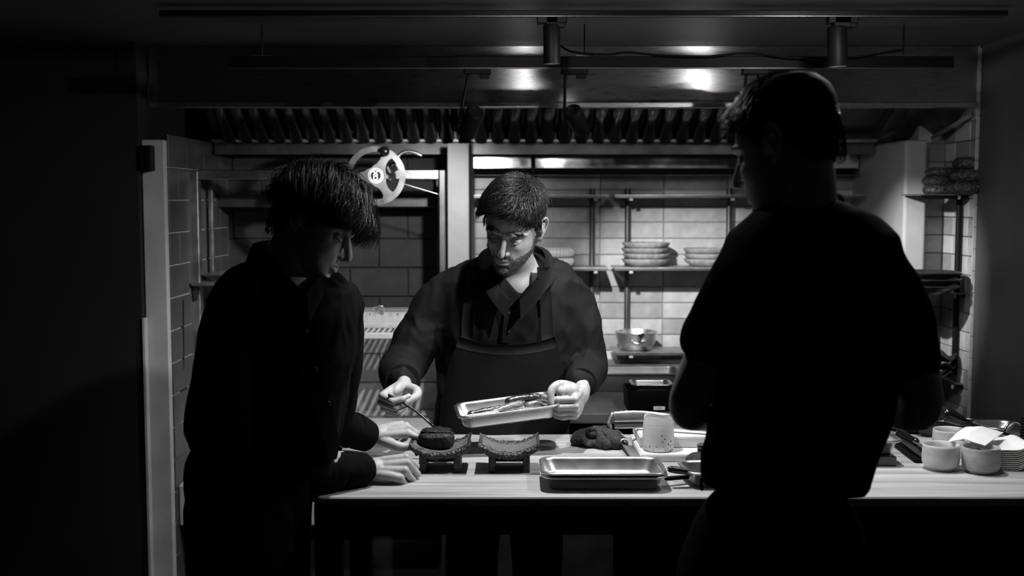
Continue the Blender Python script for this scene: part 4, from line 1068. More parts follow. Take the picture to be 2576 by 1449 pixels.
# ------------------------------------------------------------------ head
HT = np.array([  # u, front, back, half width, centre
    (.119, -.004, -.022, .008, -.012), (.115, .026, -.050, .032, -.012), (.105, .053, -.074, .053, -.012), (.088, .072, -.089, .066, -.012),
    (.065, .085, -.097, .073, -.010), (.040, .0910, -.1000, .0755, -.008), (.018, .0925, -.0990, .0760, -.006), (.000, .0890, -.0960, .0750, -.003),
    (-.020, .0880, -.0900, .0725, .000), (-.040, .0890, -.0800, .0690, .002), (-.058, .0895, -.0650, .0645, .004), (-.074, .0890, -.0470, .0595, .006),
    (-.088, .0870, -.0280, .0530, .010), (-.100, .0845, -.0080, .0455, .018), (-.110, .0790, .0120, .0350, .032), (-.117, .0690, .0300, .0200, .046), (-.119, .060, .044, .008, .052)])
def head_parts(jaw=1.0, ear=1.0, nose=1.0):
    us = np.concatenate([np.linspace(.119, .105, 6), np.linspace(.1, -.105, 38), np.linspace(-.108, -.119, 6)])
    o = np.argsort(HT[:, 0]); T = HT[o]
    rings = []; n = 56
    for u in us:
        ff, fb, w, fc = [np.interp(u, T[:, 0], T[:, k]) for k in (1, 2, 3, 4)]
        if u < -.05: w *= jaw
        ring = []
        for k in range(n):
            t = 2 * PI * k / n; c, s = math.cos(t), math.sin(t); e = 2 / 2.25
            cp = math.copysign(abs(c) ** e, c); sp = math.copysign(abs(s) ** e, s)
            f = fc + ((ff - fc) if c > 0 else (fc - fb)) * cp; ss = w * sp
            if c > 0:
                for sx in (-1, 1):                       # eye sockets, temples, hollow beside the mouth
                    f -= .0155 * math.exp(-((ss - sx * .031) / .0165) ** 2 - ((u + .004) / .0125) ** 2)
                    f -= .003 * math.exp(-((ss - sx * .042) / .012) ** 2 - ((u + .068) / .016) ** 2)
                    f += .0065 * math.exp(-((ss - sx * .044) / .017) ** 2 - ((u + .029) / .014) ** 2)
                    f += .0035 * math.exp(-((ss - sx * .023) / .008) ** 2 - ((u + .060) / .014) ** 2)
                f -= .0035 * math.exp(-(ss / .020) ** 2 - ((u + .0955) / .006) ** 2)
            ring.append((ss, f, u))
        rings.append(ring)
    P = [rings_geo(rings)]
    A = P.append
    # brow, nose, cheeks, lips, chin
    for sx in (-1, 1):
        A(tube_geo([(sx * .010, .0905, .0120), (sx * .028, .0905, .0165), (sx * .047, .0775, .0155), (sx * .058, .060, .010)], [.0062, .0070, .0062, .004], 12, 14))
        A(sphere_geo((sx * .031, .0730, -.0065), (.0135, .0125, .0110), 18, 14))          # lowered eyelid over the eyeball
        A(tube_geo([(sx * .018, .0835, -.010), (sx * .031, .0870, -.0125), (sx * .044, .0790, -.009)], [.0025, .0032, .0022], 8, 12))
        A(sphere_geo((sx * .0112 * nose, .0945, -.0475), (.0066, .0090, .0065), 14, 10))
    A(tube_geo([(0, .0870, .016), (0, .0920, .002), (0, .1005, -.018), (0, .1095, -.036), (0, .1125, -.0445)], [(.0100, .007), (.0090, .008), (.0098, .010), (.0106, .0100), (.0102, .0088)], 16, 24, side=(1, 0, 0)))
    A(tube_geo([(0, .106, -.049), (0, .096, -.053)], [.0055, .005], 10, 6))
    A(tube_geo([(-.024, .0825, -.0745), (-.012, .0905, -.0705), (0, .0930, -.0715), (.012, .0905, -.0705), (.024, .0825, -.0745)], [.0025, .0043, .0046, .0043, .0025], 12, 24))
    A(tube_geo([(-.022, .0825, -.0780), (-.011, .0895, -.0820), (0, .0915, -.0830), (.011, .0895, -.0820), (.022, .0825, -.0780)], [.0025, .0048, .0053, .0048, .0025], 12, 24))
    A(sphere_geo((0, .0790, -.1060), (.020, .0115, .0125), 18, 12))
    # ears: concha plate, helix, lobe
    for sx in (-1, 1):
        e = ear
        A(sphere_geo((sx * (.0745 + .006 * e), -.014, -.004), (.0055, .013, .022), 14, 12))
        hx = [(.074, .004, -.004), (.0765, .004, .016), (.082, -.006, .031), (.088, -.020, .031), (.0905, -.031, .017), (.0885, -.031, -.002), (.084, -.023, -.020), (.0795, -.012, -.033), (.0755, -.004, -.034)]
        A(tube_geo([(sx * (x if x < .078 else .078 + (x - .078) * e), y, z) for x, y, z in hx], [.0038, .0042, .0042, .0042, .0040, .0038, .0042, .0055, .0045], 10, 40))
        A(tube_geo([(sx * .080, -.004, .014), (sx * (.082 + .002 * e), -.014, .016), (sx * (.084 + .002 * e), -.021, .004), (sx * .082, -.016, -.012)], [.003, .0035, .0038, .003], 8, 18))
        A(sphere_geo((sx * .0765, .002, -.010), (.004, .0055, .007), 10, 8))
    return P
def frame_of(C, F, U):
    F = Vector(F).normalized(); U = Vector(U); U = (U - F * U.dot(F)).normalized(); S = F.cross(U)
    Mx = np.array((S, F, U)).T
    C = np.array(C)
    return lambda P: np.asarray(P, float) @ Mx.T + C, Mx, C
def to_world(me, fn, scale=1.0):
    v = np_geo(me) * scale; v = fn(v); me.vertices.foreach_set('co', v.ravel()); me.update(); return me

# ------------------------------------------------------------------ hand
def hand_mesh(wrist, F, N, right, flex, thumb, elbow, voxel=.0021, spread=(6, 1, -4, -9), size=1.0, wr=(.027, .020), thumb_world=False, extra=(), tr=1.0):
    """F: towards the knuckles, N: out of the back of the hand; flex: per finger (mcp, pip, dip) degrees; thumb: local points"""
    F = Vector(F).normalized(); N = Vector(N); N = (N - F * N.dot(F)).normalized()
    T = N.cross(F) if right else F.cross(N)
    Mx = np.array((F, T, N)).T; C = np.array(wrist)
    L = lambda p: tuple(Mx @ (np.array(p, float) * size) + C)
    kn = [(.090, .027, .003), (.095, .0085, .006), (.089, -.0105, .004), (.079, -.028, -.001)]
    ln = [(.043, .026, .021), (.047, .030, .022), (.043, .028, .022), (.034, .021, .019)]
    rd = [(.0100, .0092, .0082, .0066), (.0102, .0094, .0083, .0067), (.0097, .0089, .0079, .0064), (.0088, .0079, .0070, .0058)]
    P = []
    for i in range(4):
        k = np.array(kn[i]); a = 0.0; sp = math.radians(spread[i]); pts = [k]
        for j in range(3):
            a += math.radians(flex[i][j]); d = np.array((math.cos(a) * math.cos(sp), math.cos(a) * math.sin(sp) if a < 1.5 else math.sin(sp) * .2, -math.sin(a)))
            pts.append(pts[-1] + d * ln[i][j])
        # straight bones with knuckle bumps
        for j in range(3):
            P.append(tube_geo([L(pts[j]), L((pts[j] + pts[j + 1]) / 2), L(pts[j + 1])], [rd[i][j] * size, (rd[i][j] + rd[i][j + 1]) / 2 * .93 * size, rd[i][j + 1] * size], 14, 9))
        P.append(tube_geo([L((.006, kn[i][1] * .55, -.001)), L((.05, kn[i][1] * .82, .002)), L(kn[i])], [.012 * size, .0115 * size, .0112 * size], 14, 10))
        P.append(sphere_geo(L(k + np.array((0, 0, .0035))), .0085 * size, 12, 8))
    P.append(sphere_geo((0, 0, 0), (.046 * size, .033 * size, .0125 * size), 20, 12))
    v, f = P[-1]; P[-1] = ([tuple(Mx @ np.array(q) + np.array(L((.052, 0, -.004)))) for q in v], f)
    for c, r in (((.036, .020, -.010), (.030, .015, .013)), ((.040, -.020, -.008), (.034, .012, .013))):
        v, f = sphere_geo((0, 0, 0), [q * size for q in r], 16, 10); P.append(([tuple(Mx @ np.array(q) + np.array(L(c))) for q in v], f))
    P.append(tube_geo([L((.012, .014, -.008))] + [tuple(p) if thumb_world else L(p) for p in thumb], [q * tr for q in [.0135 * size, .0132 * size, .0112 * size, .0098 * size, .0075 * size][:len(thumb) + 1]], 16, 22))
    for c, r in extra: P.append(sphere_geo(c, r, 16, 12))
    w = Vector(wrist); e = (Vector(elbow) - w).normalized()
    P.append(tube_geo([L((.022, 0, -.001)), tuple(w), tuple(w + e * .05), tuple(w + e * .13)], [(wr[0] * 1.05 * size, wr[1] * .9 * size), (wr[0] * size, wr[1] * size), (wr[0] * 1.05 * size, wr[1] * 1.12 * size), (wr[0] * 1.3 * size, wr[1] * 1.5 * size)], 20, 18, side=tuple(T)))
    return remesh(P, voxel, 4, .5)

# ------------------------------------------------------------------ cloth
def fold_noise(p, fr, seed):
    q = Vector((p[0] * fr[0] + seed, p[1] * fr[1], p[2] * fr[2]))
    w = mnoise.noise(q * .6 + Vector((seed, 3, 1))) * .9
    n = mnoise.noise(q + Vector((w, w, w)))
    return 1 - abs(n) * 2.2
def wrinkle(me, amp, fr, seed, mask=None):
    V = np_geo(me); Nn = np_nrm(me); out = V.copy()
    for i in range(len(V)):
        a = amp if mask is None else amp * mask(V[i])
        if a: out[i] += Nn[i] * a * (fold_noise(V[i], fr, seed) - .3)
    me.vertices.foreach_set('co', out.ravel()); me.update()
def torso_rings(spec, grow=0.0, n=44, e=2.35):
    out = []
    for py, l, r, d, hd in spec:
        c = W((l + r) / 2, py, d); a = (r - l) / 2 / FPX * d + grow; b = hd + grow; ring = []
        for k in range(n):
            t = 2 * PI * k / n; s, co = math.sin(t), math.cos(t); q = 2 / e
            ring.append((c.x + a * math.copysign(abs(s) ** q, s), c.y - b * math.copysign(abs(co) ** q, co), c.z))
        out.append(ring)
    return rings_geo(out[::-1])
def torso_at(spec, py):                     # interpolated section: centre, half width, half depth
    ys = [s[0] for s in spec]
    l, r, d, hd = [np.interp(py, ys, [s[k] for s in spec]) for k in (1, 2, 3, 4)]
    return W((l + r) / 2, py, d), (r - l) / 2 / FPX * d, hd
def project(p):
    x, y, z = p[0], p[1], p[2] - CAM_H
    fz = y * _c - z * _s; vy = y * _s + z * _c
    return 1288 + FPX * x / fz, 724.5 - FPX * vy / fz
def in_poly(x, y, P):
    c = False; j = len(P) - 1
    for i in range(len(P)):
        if (P[i][1] > y) != (P[j][1] > y) and x < (P[j][0] - P[i][0]) * (y - P[i][1]) / (P[j][1] - P[i][1]) + P[i][0]: c = not c
        j = i
    return c
def cut_opening(me, poly, dmax):
    bm = bmesh.new(); bm.from_mesh(me)
    dead = [f for f in bm.faces if f.calc_center_median().y < dmax and in_poly(*project(f.calc_center_median()), poly)]
    bmesh.ops.delete(bm, geom=dead, context='FACES')
    for _ in range(14):                       # even out the cut edge
        new = {}
        for v in bm.verts:
            nb = [e.other_vert(v).co for e in v.link_edges if e.is_boundary]
            if len(nb) == 2: new[v] = v.co * .4 + (nb[0] + nb[1]) * .3
        for v, c in new.items(): v.co = c
    bm.to_mesh(me); bm.free()
def garment(name, me, m, parent, base, solid=0.0):
    me.name = name; me.materials.clear(); me.materials.append(M[m])
    me.polygons.foreach_set('use_smooth', [True] * len(me.polygons))
    me.transform(Matrix.Translation(-Vector(base)))
    o = link(bpy.data.objects.new(name, me)); o.parent = parent
    if solid:
        s = o.modifiers.new('thickness', 'SOLIDIFY'); s.thickness = solid; s.offset = -1
    return o
def part_of(name, V, F, m, person, base, smooth=True, angle=50):
    return mk(name, [Vector(v) - Vector(base) for v in V], F, m, person, smooth, angle=angle)
def strip_geo(rows, t=.002):
    """thick sheet through rows of points"""
    nr, nc = len(rows), len(rows[0]); A = np.array([[tuple(p) for p in r] for r in rows], float)
    du = np.gradient(A, axis=0); dv = np.gradient(A, axis=1); nn = np.cross(dv, du); nn /= (np.linalg.norm(nn, axis=2, keepdims=True) + 1e-9)
    V = [tuple(p) for p in A.reshape(-1, 3)] + [tuple(p) for p in (A + nn * t).reshape(-1, 3)]; k = nr * nc
    F = [(i * nc + j, i * nc + j + 1, (i + 1) * nc + j + 1, (i + 1) * nc + j) for i in range(nr - 1) for j in range(nc - 1)]
    F += [(q[3] + k, q[2] + k, q[1] + k, q[0] + k) for q in F]
    ed = list(range(nc)) + [i * nc + nc - 1 for i in range(1, nr)] + [(nr - 1) * nc + j for j in range(nc - 2, -1, -1)] + [i * nc for i in range(nr - 2, 0, -1)]
    F += [(ed[i], ed[(i + 1) % len(ed)], ed[(i + 1) % len(ed)] + k, ed[i] + k) for i in range(len(ed))]
    return V, F

# ------------------------------------------------------------------ hair
HL = np.array([(-.11, -.070), (-.075, -.066), (-.05, -.048), (-.034, -.020), (-.028, .020), (.000, .030), (.012, -.012), (.028, -.004), (.044, .024), (.060, .053), (.076, .068), (.11, .074)])
def hair_limit(f): return np.interp(f, HL[:, 0], HL[:, 1])
EA = np.array((.0795, .1010, .1225)); EC = np.array((0, -.004, -.002))
def hair_cap(thick, front_drop=0.0):
    rings = []; n = 60
    o = np.argsort(HT[:, 0]); T = HT[o]
    for u in np.concatenate([np.linspace(.119, .105, 6), np.linspace(.1, -.085, 36)]):
        ff, fb, w, fc = [np.interp(u, T[:, 0], T[:, k]) for k in (1, 2, 3, 4)]
        ring = []
        for k in range(n):
            t = 2 * PI * k / n; c, s = math.cos(t), math.sin(t); e = 2 / 2.25
            cp = math.copysign(abs(c) ** e, c); sp = math.copysign(abs(s) ** e, s)
            f = fc + ((ff - fc) if c > 0 else (fc - fb)) * cp; ss = w * sp
            lim = hair_limit(f) - (front_drop if f > .05 else 0)
            k_ = min(1, max(0, (u - lim) / .012)); th = thick(ss, f, u)
            off = -.012 * (1 - k_) + th * k_
            v = np.array((ss, f - fc, u - .0)); v = v / (np.linalg.norm(v) + 1e-9)
            ring.append((ss + v[0] * off, f + v[1] * off, u + v[2] * off))
        rings.append(ring)
    return rings_geo(rings)
def strands(fn, n, length, flow, lift, radius, segs=9, seed=1, jitter=.35, curl=0.0, region=None, thick=None):
    """n tapered hairs rooted on the scalp; flow(p)->direction in head space; returns world geometry"""
    rng = np.random.default_rng(seed)
    roots = []
    while len(roots) < n:
        d = rng.normal(size=(n * 3, 3)); d /= np.linalg.norm(d, axis=1, keepdims=True)
        p = d * EA + EC
        ok = p[:, 2] > hair_limit(p[:, 1]) + .003
        if region is not None: ok &= region(p)
        roots += list(p[ok])
    p = np.array(roots[:n]); root = p.copy()
    dirs = flow(p) + rng.normal(size=p.shape) * jitter
    clump = np.array([mnoise.noise_vector(Vector(q) * 55 + Vector((seed, 0, 0))) for q in p]); dirs = dirs + clump * jitter * 1.6
    L = length(p) * rng.uniform(.75, 1.15, n); lf = lift(p) * rng.uniform(.4, 1.25, n)
    th = thick(p) if thick is not None else np.zeros(n)
    pts = []
    q = p.copy(); cdir = dirs.copy(); ph = rng.uniform(0, 6.28, n)
    for k in range(segs + 1):
        t = k / segs
        g = (q - EC) / EA; rr = np.linalg.norm(g, axis=1, keepdims=True); nrm = g / EA; nrm /= np.linalg.norm(nrm, axis=1, keepdims=True)
        target = (.002 + th * .8 + lf * math.sin(min(1, t * 1.15) * PI * .62))[:, None]
        surf = EC + (q - EC) / rr
        w = .75
        pos = surf + nrm * target
        q2 = q * (1 - w) + pos * w if k else pos
        pts.append(q2.copy())
        tang = cdir - nrm * np.sum(cdir * nrm, axis=1, keepdims=True); tang /= (np.linalg.norm(tang, axis=1, keepdims=True) + 1e-9)
        b = np.cross(nrm, tang); tang = tang + b * (curl * np.sin(ph + t * 5))[:, None]
        q = q2 + tang * (L / segs)[:, None]
        cdir = flow(q) * .35 + cdir * .65
    P = np.stack(pts, 1)                      # n, segs+1, 3
    Pw = fn(P.reshape(-1, 3)).reshape(n, segs + 1, 3)
    return hair_tubes(Pw, radius * rng.uniform(.6, 1.2, n))
def hair_tubes(P, rad):
    n, m, _ = P.shape
    T = np.gradient(P, axis=1); T /= (np.linalg.norm(T, axis=2, keepdims=True) + 1e-9)
    a = np.cross(T, np.array((.21, .37, .9))); a /= (np.linalg.norm(a, axis=2, keepdims=True) + 1e-9); b = np.cross(T, a)
    tt = np.linspace(0, 1, m); prof = (1 - tt ** 2.2) * .9 + .1
    R = rad[:, None] * prof[None, :]
    rings = [P + (a * math.cos(x) + b * math.sin(x)) * R[..., None] for x in (0, 2 * PI / 3, 4 * PI / 3)]
    V = np.stack(rings, 2).reshape(-1, 3)     # index ((i*m)+k)*3+j
    i, k, j = np.meshgrid(np.arange(n), np.arange(m - 1), np.arange(3), indexing='ij')
    j2 = (j + 1) % 3; A = (i * m + k) * 3
    F = np.stack([A + j, A + j2, A + 3 + j2, A + 3 + j], -1).reshape(-1, 4)
    return V, F
def np_mesh(name, V, F, m, parent, base, smooth=True):
    me = bpy.data.meshes.new(name); V = V - np.array(base)
    me.vertices.add(len(V)); me.vertices.foreach_set('co', V.ravel())
    me.loops.add(F.size); me.loops.foreach_set('vertex_index', F.ravel().astype(np.int32))
    me.polygons.add(len(F)); me.polygons.foreach_set('loop_start', np.arange(0, F.size, F.shape[1], dtype=np.int32))
    me.update(calc_edges=True); me.polygons.foreach_set('use_smooth', [smooth] * len(F)); me.materials.append(M[m])
    o = link(bpy.data.objects.new(name, me)); o.parent = parent; return o

# ------------------------------------------------------------------ a whole person
def make_person(label, base, head, torso, neck, arms, hands, legs, mats, hair, voxel_head=.0020, sleeves=None, opening=None, wr_amp=.006, wr_fr=(9, 9, 4.5), seed=1, grow=-.020, scale=1.0):
    base = Vector(base)
    fn0, Mx, C = frame_of(*head); fn = lambda P: fn0(np.asarray(P) * scale)
    hm = remesh(head_parts(**hair.get('shape', {})), voxel_head, 9, .5)
    hv_local = np_geo(hm).copy(); hn_local = np_nrm(hm).copy()
    to_world(hm, fn)
    # trunk, neck, arms and legs as one skin
    P = [torso_rings(torso, grow)]
    a = fn([(0, -.028, -.045)])[0]; a2 = fn([(0, -.020, -.100)])[0]
    P.append(tube_geo([a, a2, neck, tuple(Vector(neck) + Vector((0, .0, -.07)))], [(.054, .056), (.056, .058), (.062, .062), (.085, .075)], 24, 18))
    for arm in arms: P.append(tube_geo([q[0] for q in arm], [q[1] for q in arm], 18, 26))
    for lg in legs: P.append(tube_geo([q[0] for q in lg], [q[1] for q in lg], 20, 22))
    bodym = remesh(P, .009, 5, .5)
    body_me = union_meshes([bodym, hm] + hands)
    body_me.materials.clear(); body_me.materials.append(M['skin']); body_me.name = 'person'
    body_me.transform(Matrix.Translation(-base))
    o = link(bpy.data.objects.new('person', body_me)); o.location = base
    tag(o, label, 'person')
    # upper garment
    G_ = [torso_rings(torso, 0.0)]
    for s in (sleeves or []): G_.append(tube_geo([q[0] for q in s], [q[1] for q in s], 24, 30))
    gm = remesh(G_, .0065, 8, .5)
    wrinkle(gm, wr_amp, wr_fr, seed); wrinkle(gm, wr_amp * .45, tuple(q * 2.6 for q in wr_fr), seed + 5)
    if opening: cut_opening(gm, *opening)
    sh = garment(mats[3] if len(mats) > 3 else 'shirt', gm, mats[0], o, base, .0025)
    # trousers and shoes
    T_ = []
    for lg in legs: T_.append(tube_geo([q[0] for q in lg[:-1]] + [Vector(lg[-1][0]) + Vector((0, 0, .05))], [(r if not hasattr(r, '__len__') else max(r)) + .022 for _, r in lg], 24, 24))
    hip = (Vector(legs[0][0][0]) + Vector(legs[1][0][0])) / 2
    T_.append(sphere_geo(hip + Vector((0, 0, .03)), (mats[4][0], mats[4][1], .17), 26, 18))
    tm = remesh(T_, .010, 5, .5); wrinkle(tm, .006, (9, 9, 5), seed + 2)
    garment('trousers', tm, mats[1], o, base)
    for lg in legs:
        f = Vector(lg[-1][0]); fd = Vector(mats[5]).normalized(); sd = fd.cross(Vector((0, 0, 1)))
        V, F = tube_geo([f - fd * .07 + Vector((0, 0, -f.z + .05)), f + Vector((0, 0, -f.z + .055)), f + fd * .09 + Vector((0, 0, -f.z + .042)), f + fd * .17 + Vector((0, 0, -f.z + .034))], [(.040, .045), (.045, .050), (.046, .040), (.038, .030)], 18, 18, side=tuple(sd))
        part_of('shoe', [(x, y, max(.002, z)) for x, y, z in V], F, 'black', o, base)
    # hair
    V, F = hair_cap(hair['thick'], hair.get('drop', 0)); V = fn(np.array(V))
    part_of('hair_base', V, F, 'hair_cap', o, base)
    Vs, Fs, off = [], [], 0
    for k, q in enumerate(hair['sets']):
        v, f = strands(fn, seed=seed * 10 + k, **q); Vs.append(v); Fs.append(f + off); off += len(v)
    np_mesh('hair', np.concatenate(Vs), np.concatenate(Fs), 'hair', o, base)
    return o, fn, hv_local, hn_local
def brows(fn, o, base, m, n=150, seed=3, low=0.0, dens=1.0):
    rng = np.random.default_rng(seed); P = []
    for sx in (-1, 1):
        for i in range(n):
            t = rng.uniform(0, 1); s = .013 + .040 * t; u = .0150 + .006 * math.sin(t * 2.2) + rng.normal() * .0022 - low * (1 - t)
            f = .0982 - .016 * t ** 2.0 - .0025 * (1 - t)
            r = np.array((sx * s, f, u)); d = np.array((sx * (.6 + .4 * t), -.15, .55 - 1.1 * t)); d /= np.linalg.norm(d)
            L = rng.uniform(.006, .010)
            P.append([r + d * L * k / 4 + np.array((0, .0012 * math.sin(k / 4 * 3), 0)) for k in range(5)])
    P = np.array(P); n_, m_, _ = P.shape
    V, F = hair_tubes(fn(P.reshape(-1, 3)).reshape(n_, m_, 3), np.full(n_, .00045)); np_mesh('eyebrows', V, F, m, o, base)['kind'] = 'stuff'
def lashes(fn, o, base):
    for sx in (-1, 1):
        parts = []
        parts.append(tube_geo(fn([(sx * .0195, .0815, -.0110), (sx * .026, .0856, -.0132), (sx * .033, .0864, -.0135), (sx * .041, .0822, -.0112), (sx * .0455, .0765, -.008)]), [.0007, .0011, .0012, .0012, .0007], 8, 20))
        for k in range(12):
            t = k / 11; s = .022 + .022 * t
            b = np.array((sx * s, .0860 - .0065 * (abs(t - .45) / .55) ** 2, -.0125 + .003 * (t - .45) ** 2 * 4)); d = np.array((sx * (t - .4) * .7, .75, -.75))
            parts.append(tube_geo(fn([b, b + d * .004, b + d * .0065 + np.array((0, .0015, .001))]), [.00035, .0003, .0001], 4, 5))
        V, F = join_geo(parts); part_of('eyelashes', V, F, 'hair', o, base)['kind'] = 'stuff'
def vw(px, py, d): return W(px, py, d)
nz = lambda v: v / (np.linalg.norm(v, axis=1, keepdims=True) + 1e-9)
def swirl(px, py, pz, amp):                       # slow change of combing direction over the head
    return lambda p: amp * np.array([mnoise.noise_vector(Vector(q) * 16 + Vector((px, py, pz))) for q in p])

# ------------------------------------------------------------------ bearded chef behind the counter
c_base = Vector((W(1270, 900, 3.48).x, 3.50, 0))
c_torso = [(636, 1236, 1352, 3.47, .060), (652, 1195, 1392, 3.47, .078), (672, 1140, 1438, 3.465, .096), (705, 1100, 1470, 3.46, .112), (760, 1095, 1470, 3.46, .124), (840, 1098, 1462, 3.46, .128),
           (930, 1100, 1446, 3.47, .126), (1020, 1094, 1434, 3.48, .126), (1100, 1088, 1430, 3.49, .130), (1200, 1090, 1430, 3.50, .132), (1260, 1096, 1424, 3.50, .130)]
c_head = (W(1292, 565, 3.30), (-.29, -.85, -.41), (.08, -.41, .91))
c_neck = W(1296, 668, 3.43)
rw = W(1015, 974, 3.15); lw = W(1464, 993, 3.18)
re_, le_ = W(1020, 902, 3.42), W(1474, 908, 3.45)
rs_, ls_ = W(1122, 752, 3.46), W(1434, 760, 3.46)
c_arms = [[(rs_, .040), ((rs_ + re_) / 2, .038), (re_, .036), ((re_ + rw) / 2, .032), (rw, .024)], [(ls_, .040), ((ls_ + le_) / 2, .038), (le_, .034), ((le_ + lw) / 2, .031), (lw, .024)]]
cuffR = W(1012, 958, 3.20); cuffL = W(1464, 962, 3.24)
c_sleeves = [[(W(1130, 742, 3.465), .072), (W(1098, 768, 3.46), .072), (W(1058, 838, 3.44), .068), (W(1022, 905, 3.42), .066), (W(1004, 938, 3.32), .056), (cuffR, (.048, .044))],
             [(W(1425, 750, 3.465), .072), (W(1444, 782, 3.46), .070), (W(1462, 848, 3.455), .066), (W(1476, 912, 3.45), .062), (W(1474, 940, 3.36), .052), (cuffL, (.042, .042))]]
def arm_in(sl, wrist, k=.58): return [(p, max(r) * k if hasattr(r, '__len__') else r * k) for p, r in sl] + [(wrist, .022)]
c_arms = [arm_in(c_sleeves[0], rw), arm_in(c_sleeves[1], lw)]
hR = hand_mesh(rw, (-.46, -.79, -.38), (-.85, .45, .10), True, [(70, 60, 25), (80, 74, 35), (86, 80, 40), (90, 80, 40)], [W(1046, 982, 3.115), W(1046, 997, 3.085), W(1020, 1012, 3.062)], re_, thumb_world=True, size=1.05)
hL = hand_mesh(lw, (-.30, -.90, -.25), (.93, -.30, .0), False, [(76, 22, 20), (74, 30, 20), (72, 34, 22), (70, 38, 25)], [W(1436, 974, 3.14), W(1406, 968, 3.11), W(1387, 984, 3.095), W(1386, 1014, 3.088)], le_, thumb_world=True, size=1.02, tr=1.15, extra=[(W(1438, 984, 3.125), .021), (W(1424, 983, 3.112), .019), (W(1410, 984, 3.102), .015)])
c_legs = [[(Vector((c_base.x - .09, 3.50, .90)), .078), (Vector((c_base.x - .10, 3.50, .50)), .058), (Vector((c_base.x - .11, 3.52, .09)), .042)],
          [(Vector((c_base.x + .09, 3.50, .90)), .078), (Vector((c_base.x + .10, 3.50, .50)), .058), (Vector((c_base.x + .11, 3.52, .09)), .042)]]
sw = swirl(3, 1, 7, .9)
c_hair = dict(shape=dict(ear=1.15, jaw=1.02, nose=1.05), drop=-.004,
    thick=lambda s, f, u: .003 + .011 * max(0, min(1, (u - .03) / .05)) * max(.15, min(1, (.085 - f) / .04)),
    sets=[dict(n=4600, length=lambda p: .026 + .036 * np.clip((p[:, 2] - .02) / .07, 0, 1) - .022 * np.clip((p[:, 1] - .045) / .04, 0, 1), flow=lambda p: np.stack([.95 + 0 * p[:, 0], .42 + 0 * p[:, 1], .05 + 0 * p[:, 2]], 1) + sw(p), lift=lambda p: .004 + .016 * np.clip((p[:, 2] - .03) / .06, 0, 1),
               radius=.0008, segs=9, jitter=.26, curl=.45, region=lambda p: p[:, 2] > .035, thick=lambda p: .003 + .010 * np.clip((p[:, 2] - .03) / .05, 0, 1) * np.clip((.085 - p[:, 1]) / .04, .2, 1)),
          dict(n=1500, length=lambda p: .020 + 0 * p[:, 0], flow=lambda p: np.stack([0 * p[:, 0], -.25 + 0 * p[:, 1], -1 + 0 * p[:, 2]], 1), lift=lambda p: .003 + 0 * p[:, 0], radius=.0006, segs=6, jitter=.25, region=lambda p: p[:, 2] <= .045, thick=lambda p: .003 + 0 * p[:, 0]),
          dict(n=260, length=lambda p: .045 + 0 * p[:, 0], flow=lambda p: np.stack([.3 + 0 * p[:, 0], .3 + 0 * p[:, 1], .6 + 0 * p[:, 2]], 1) + 1.4 * sw(p), lift=lambda p: .026 + 0 * p[:, 0], radius=.00045, segs=10, jitter=.5, curl=.9, region=lambda p: p[:, 2] > .085, thick=lambda p: .010 + 0 * p[:, 0])])
chef, cfn, chv, chn = make_person('bearded man in black shirt and dark apron holding a steel tray and black spoon', c_base, c_head, c_torso, c_neck, c_arms, [hR, hL], c_legs,
    ('shirt', 'trousers', None, 'shirt', (.185, .13), (0, -1, 0)), c_hair, voxel_head=.0016, sleeves=c_sleeves,
    opening=([(1260, 640), (1350, 640), (1370, 666), (1350, 700), (1322, 734), (1306, 744), (1290, 722), (1262, 690)], 3.46), wr_amp=.0085, seed=3)
brows(cfn, chef, c_base, 'hair', 170, low=.004); lashes(cfn, chef, c_base)
# beard, moustache: short hairs on the jaw and upper lip
rng = np.random.default_rng(5)
def beard_zone(v):
    s, f, u = np.abs(v[:, 0]), v[:, 1], v[:, 2]
    jaw = (u < -.070 + .55 * np.clip(s - .026, 0, 1)) & (u > -.126) & (f > -.012) & ~((s < .023) & (u > -.088) & (u < -.066))
    side = (f > -.010) & (f < .030) & (u < -.005) & (s > .055) & (u > -.10)
    must = (u < -.055) & (u > -.070) & (s < .030) & (f > .075)
    lip = (u < -.0675) & (u > -.0875) & (s < .022) & (f > .08)
    return (jaw | side | must) & ~lip
idx = np.where(beard_zone(chv))[0]; pick = rng.choice(idx, 4200); r0 = chv[pick]; n0 = chn[pick]
d0 = n0 * .75 + np.array((0, .10, -.85)) + rng.normal(size=n0.shape) * .30; d0 /= np.linalg.norm(d0, axis=1, keepdims=True)
LL = rng.uniform(.004, .0085, len(pick)) * np.where(r0[:, 2] < -.09, 1.3, 1.0)
Pb = np.stack([r0 + d0 * (LL * k / 3)[:, None] + np.array((0, 0, -.0012)) * (k / 3) ** 2 for k in range(4)], 1)
V, F = hair_tubes(cfn(Pb.reshape(-1, 3)).reshape(len(pick), 4, 3), rng.uniform(.0003, .0005, len(pick))); np_mesh('beard', V, F, 'beard', chef, c_base)
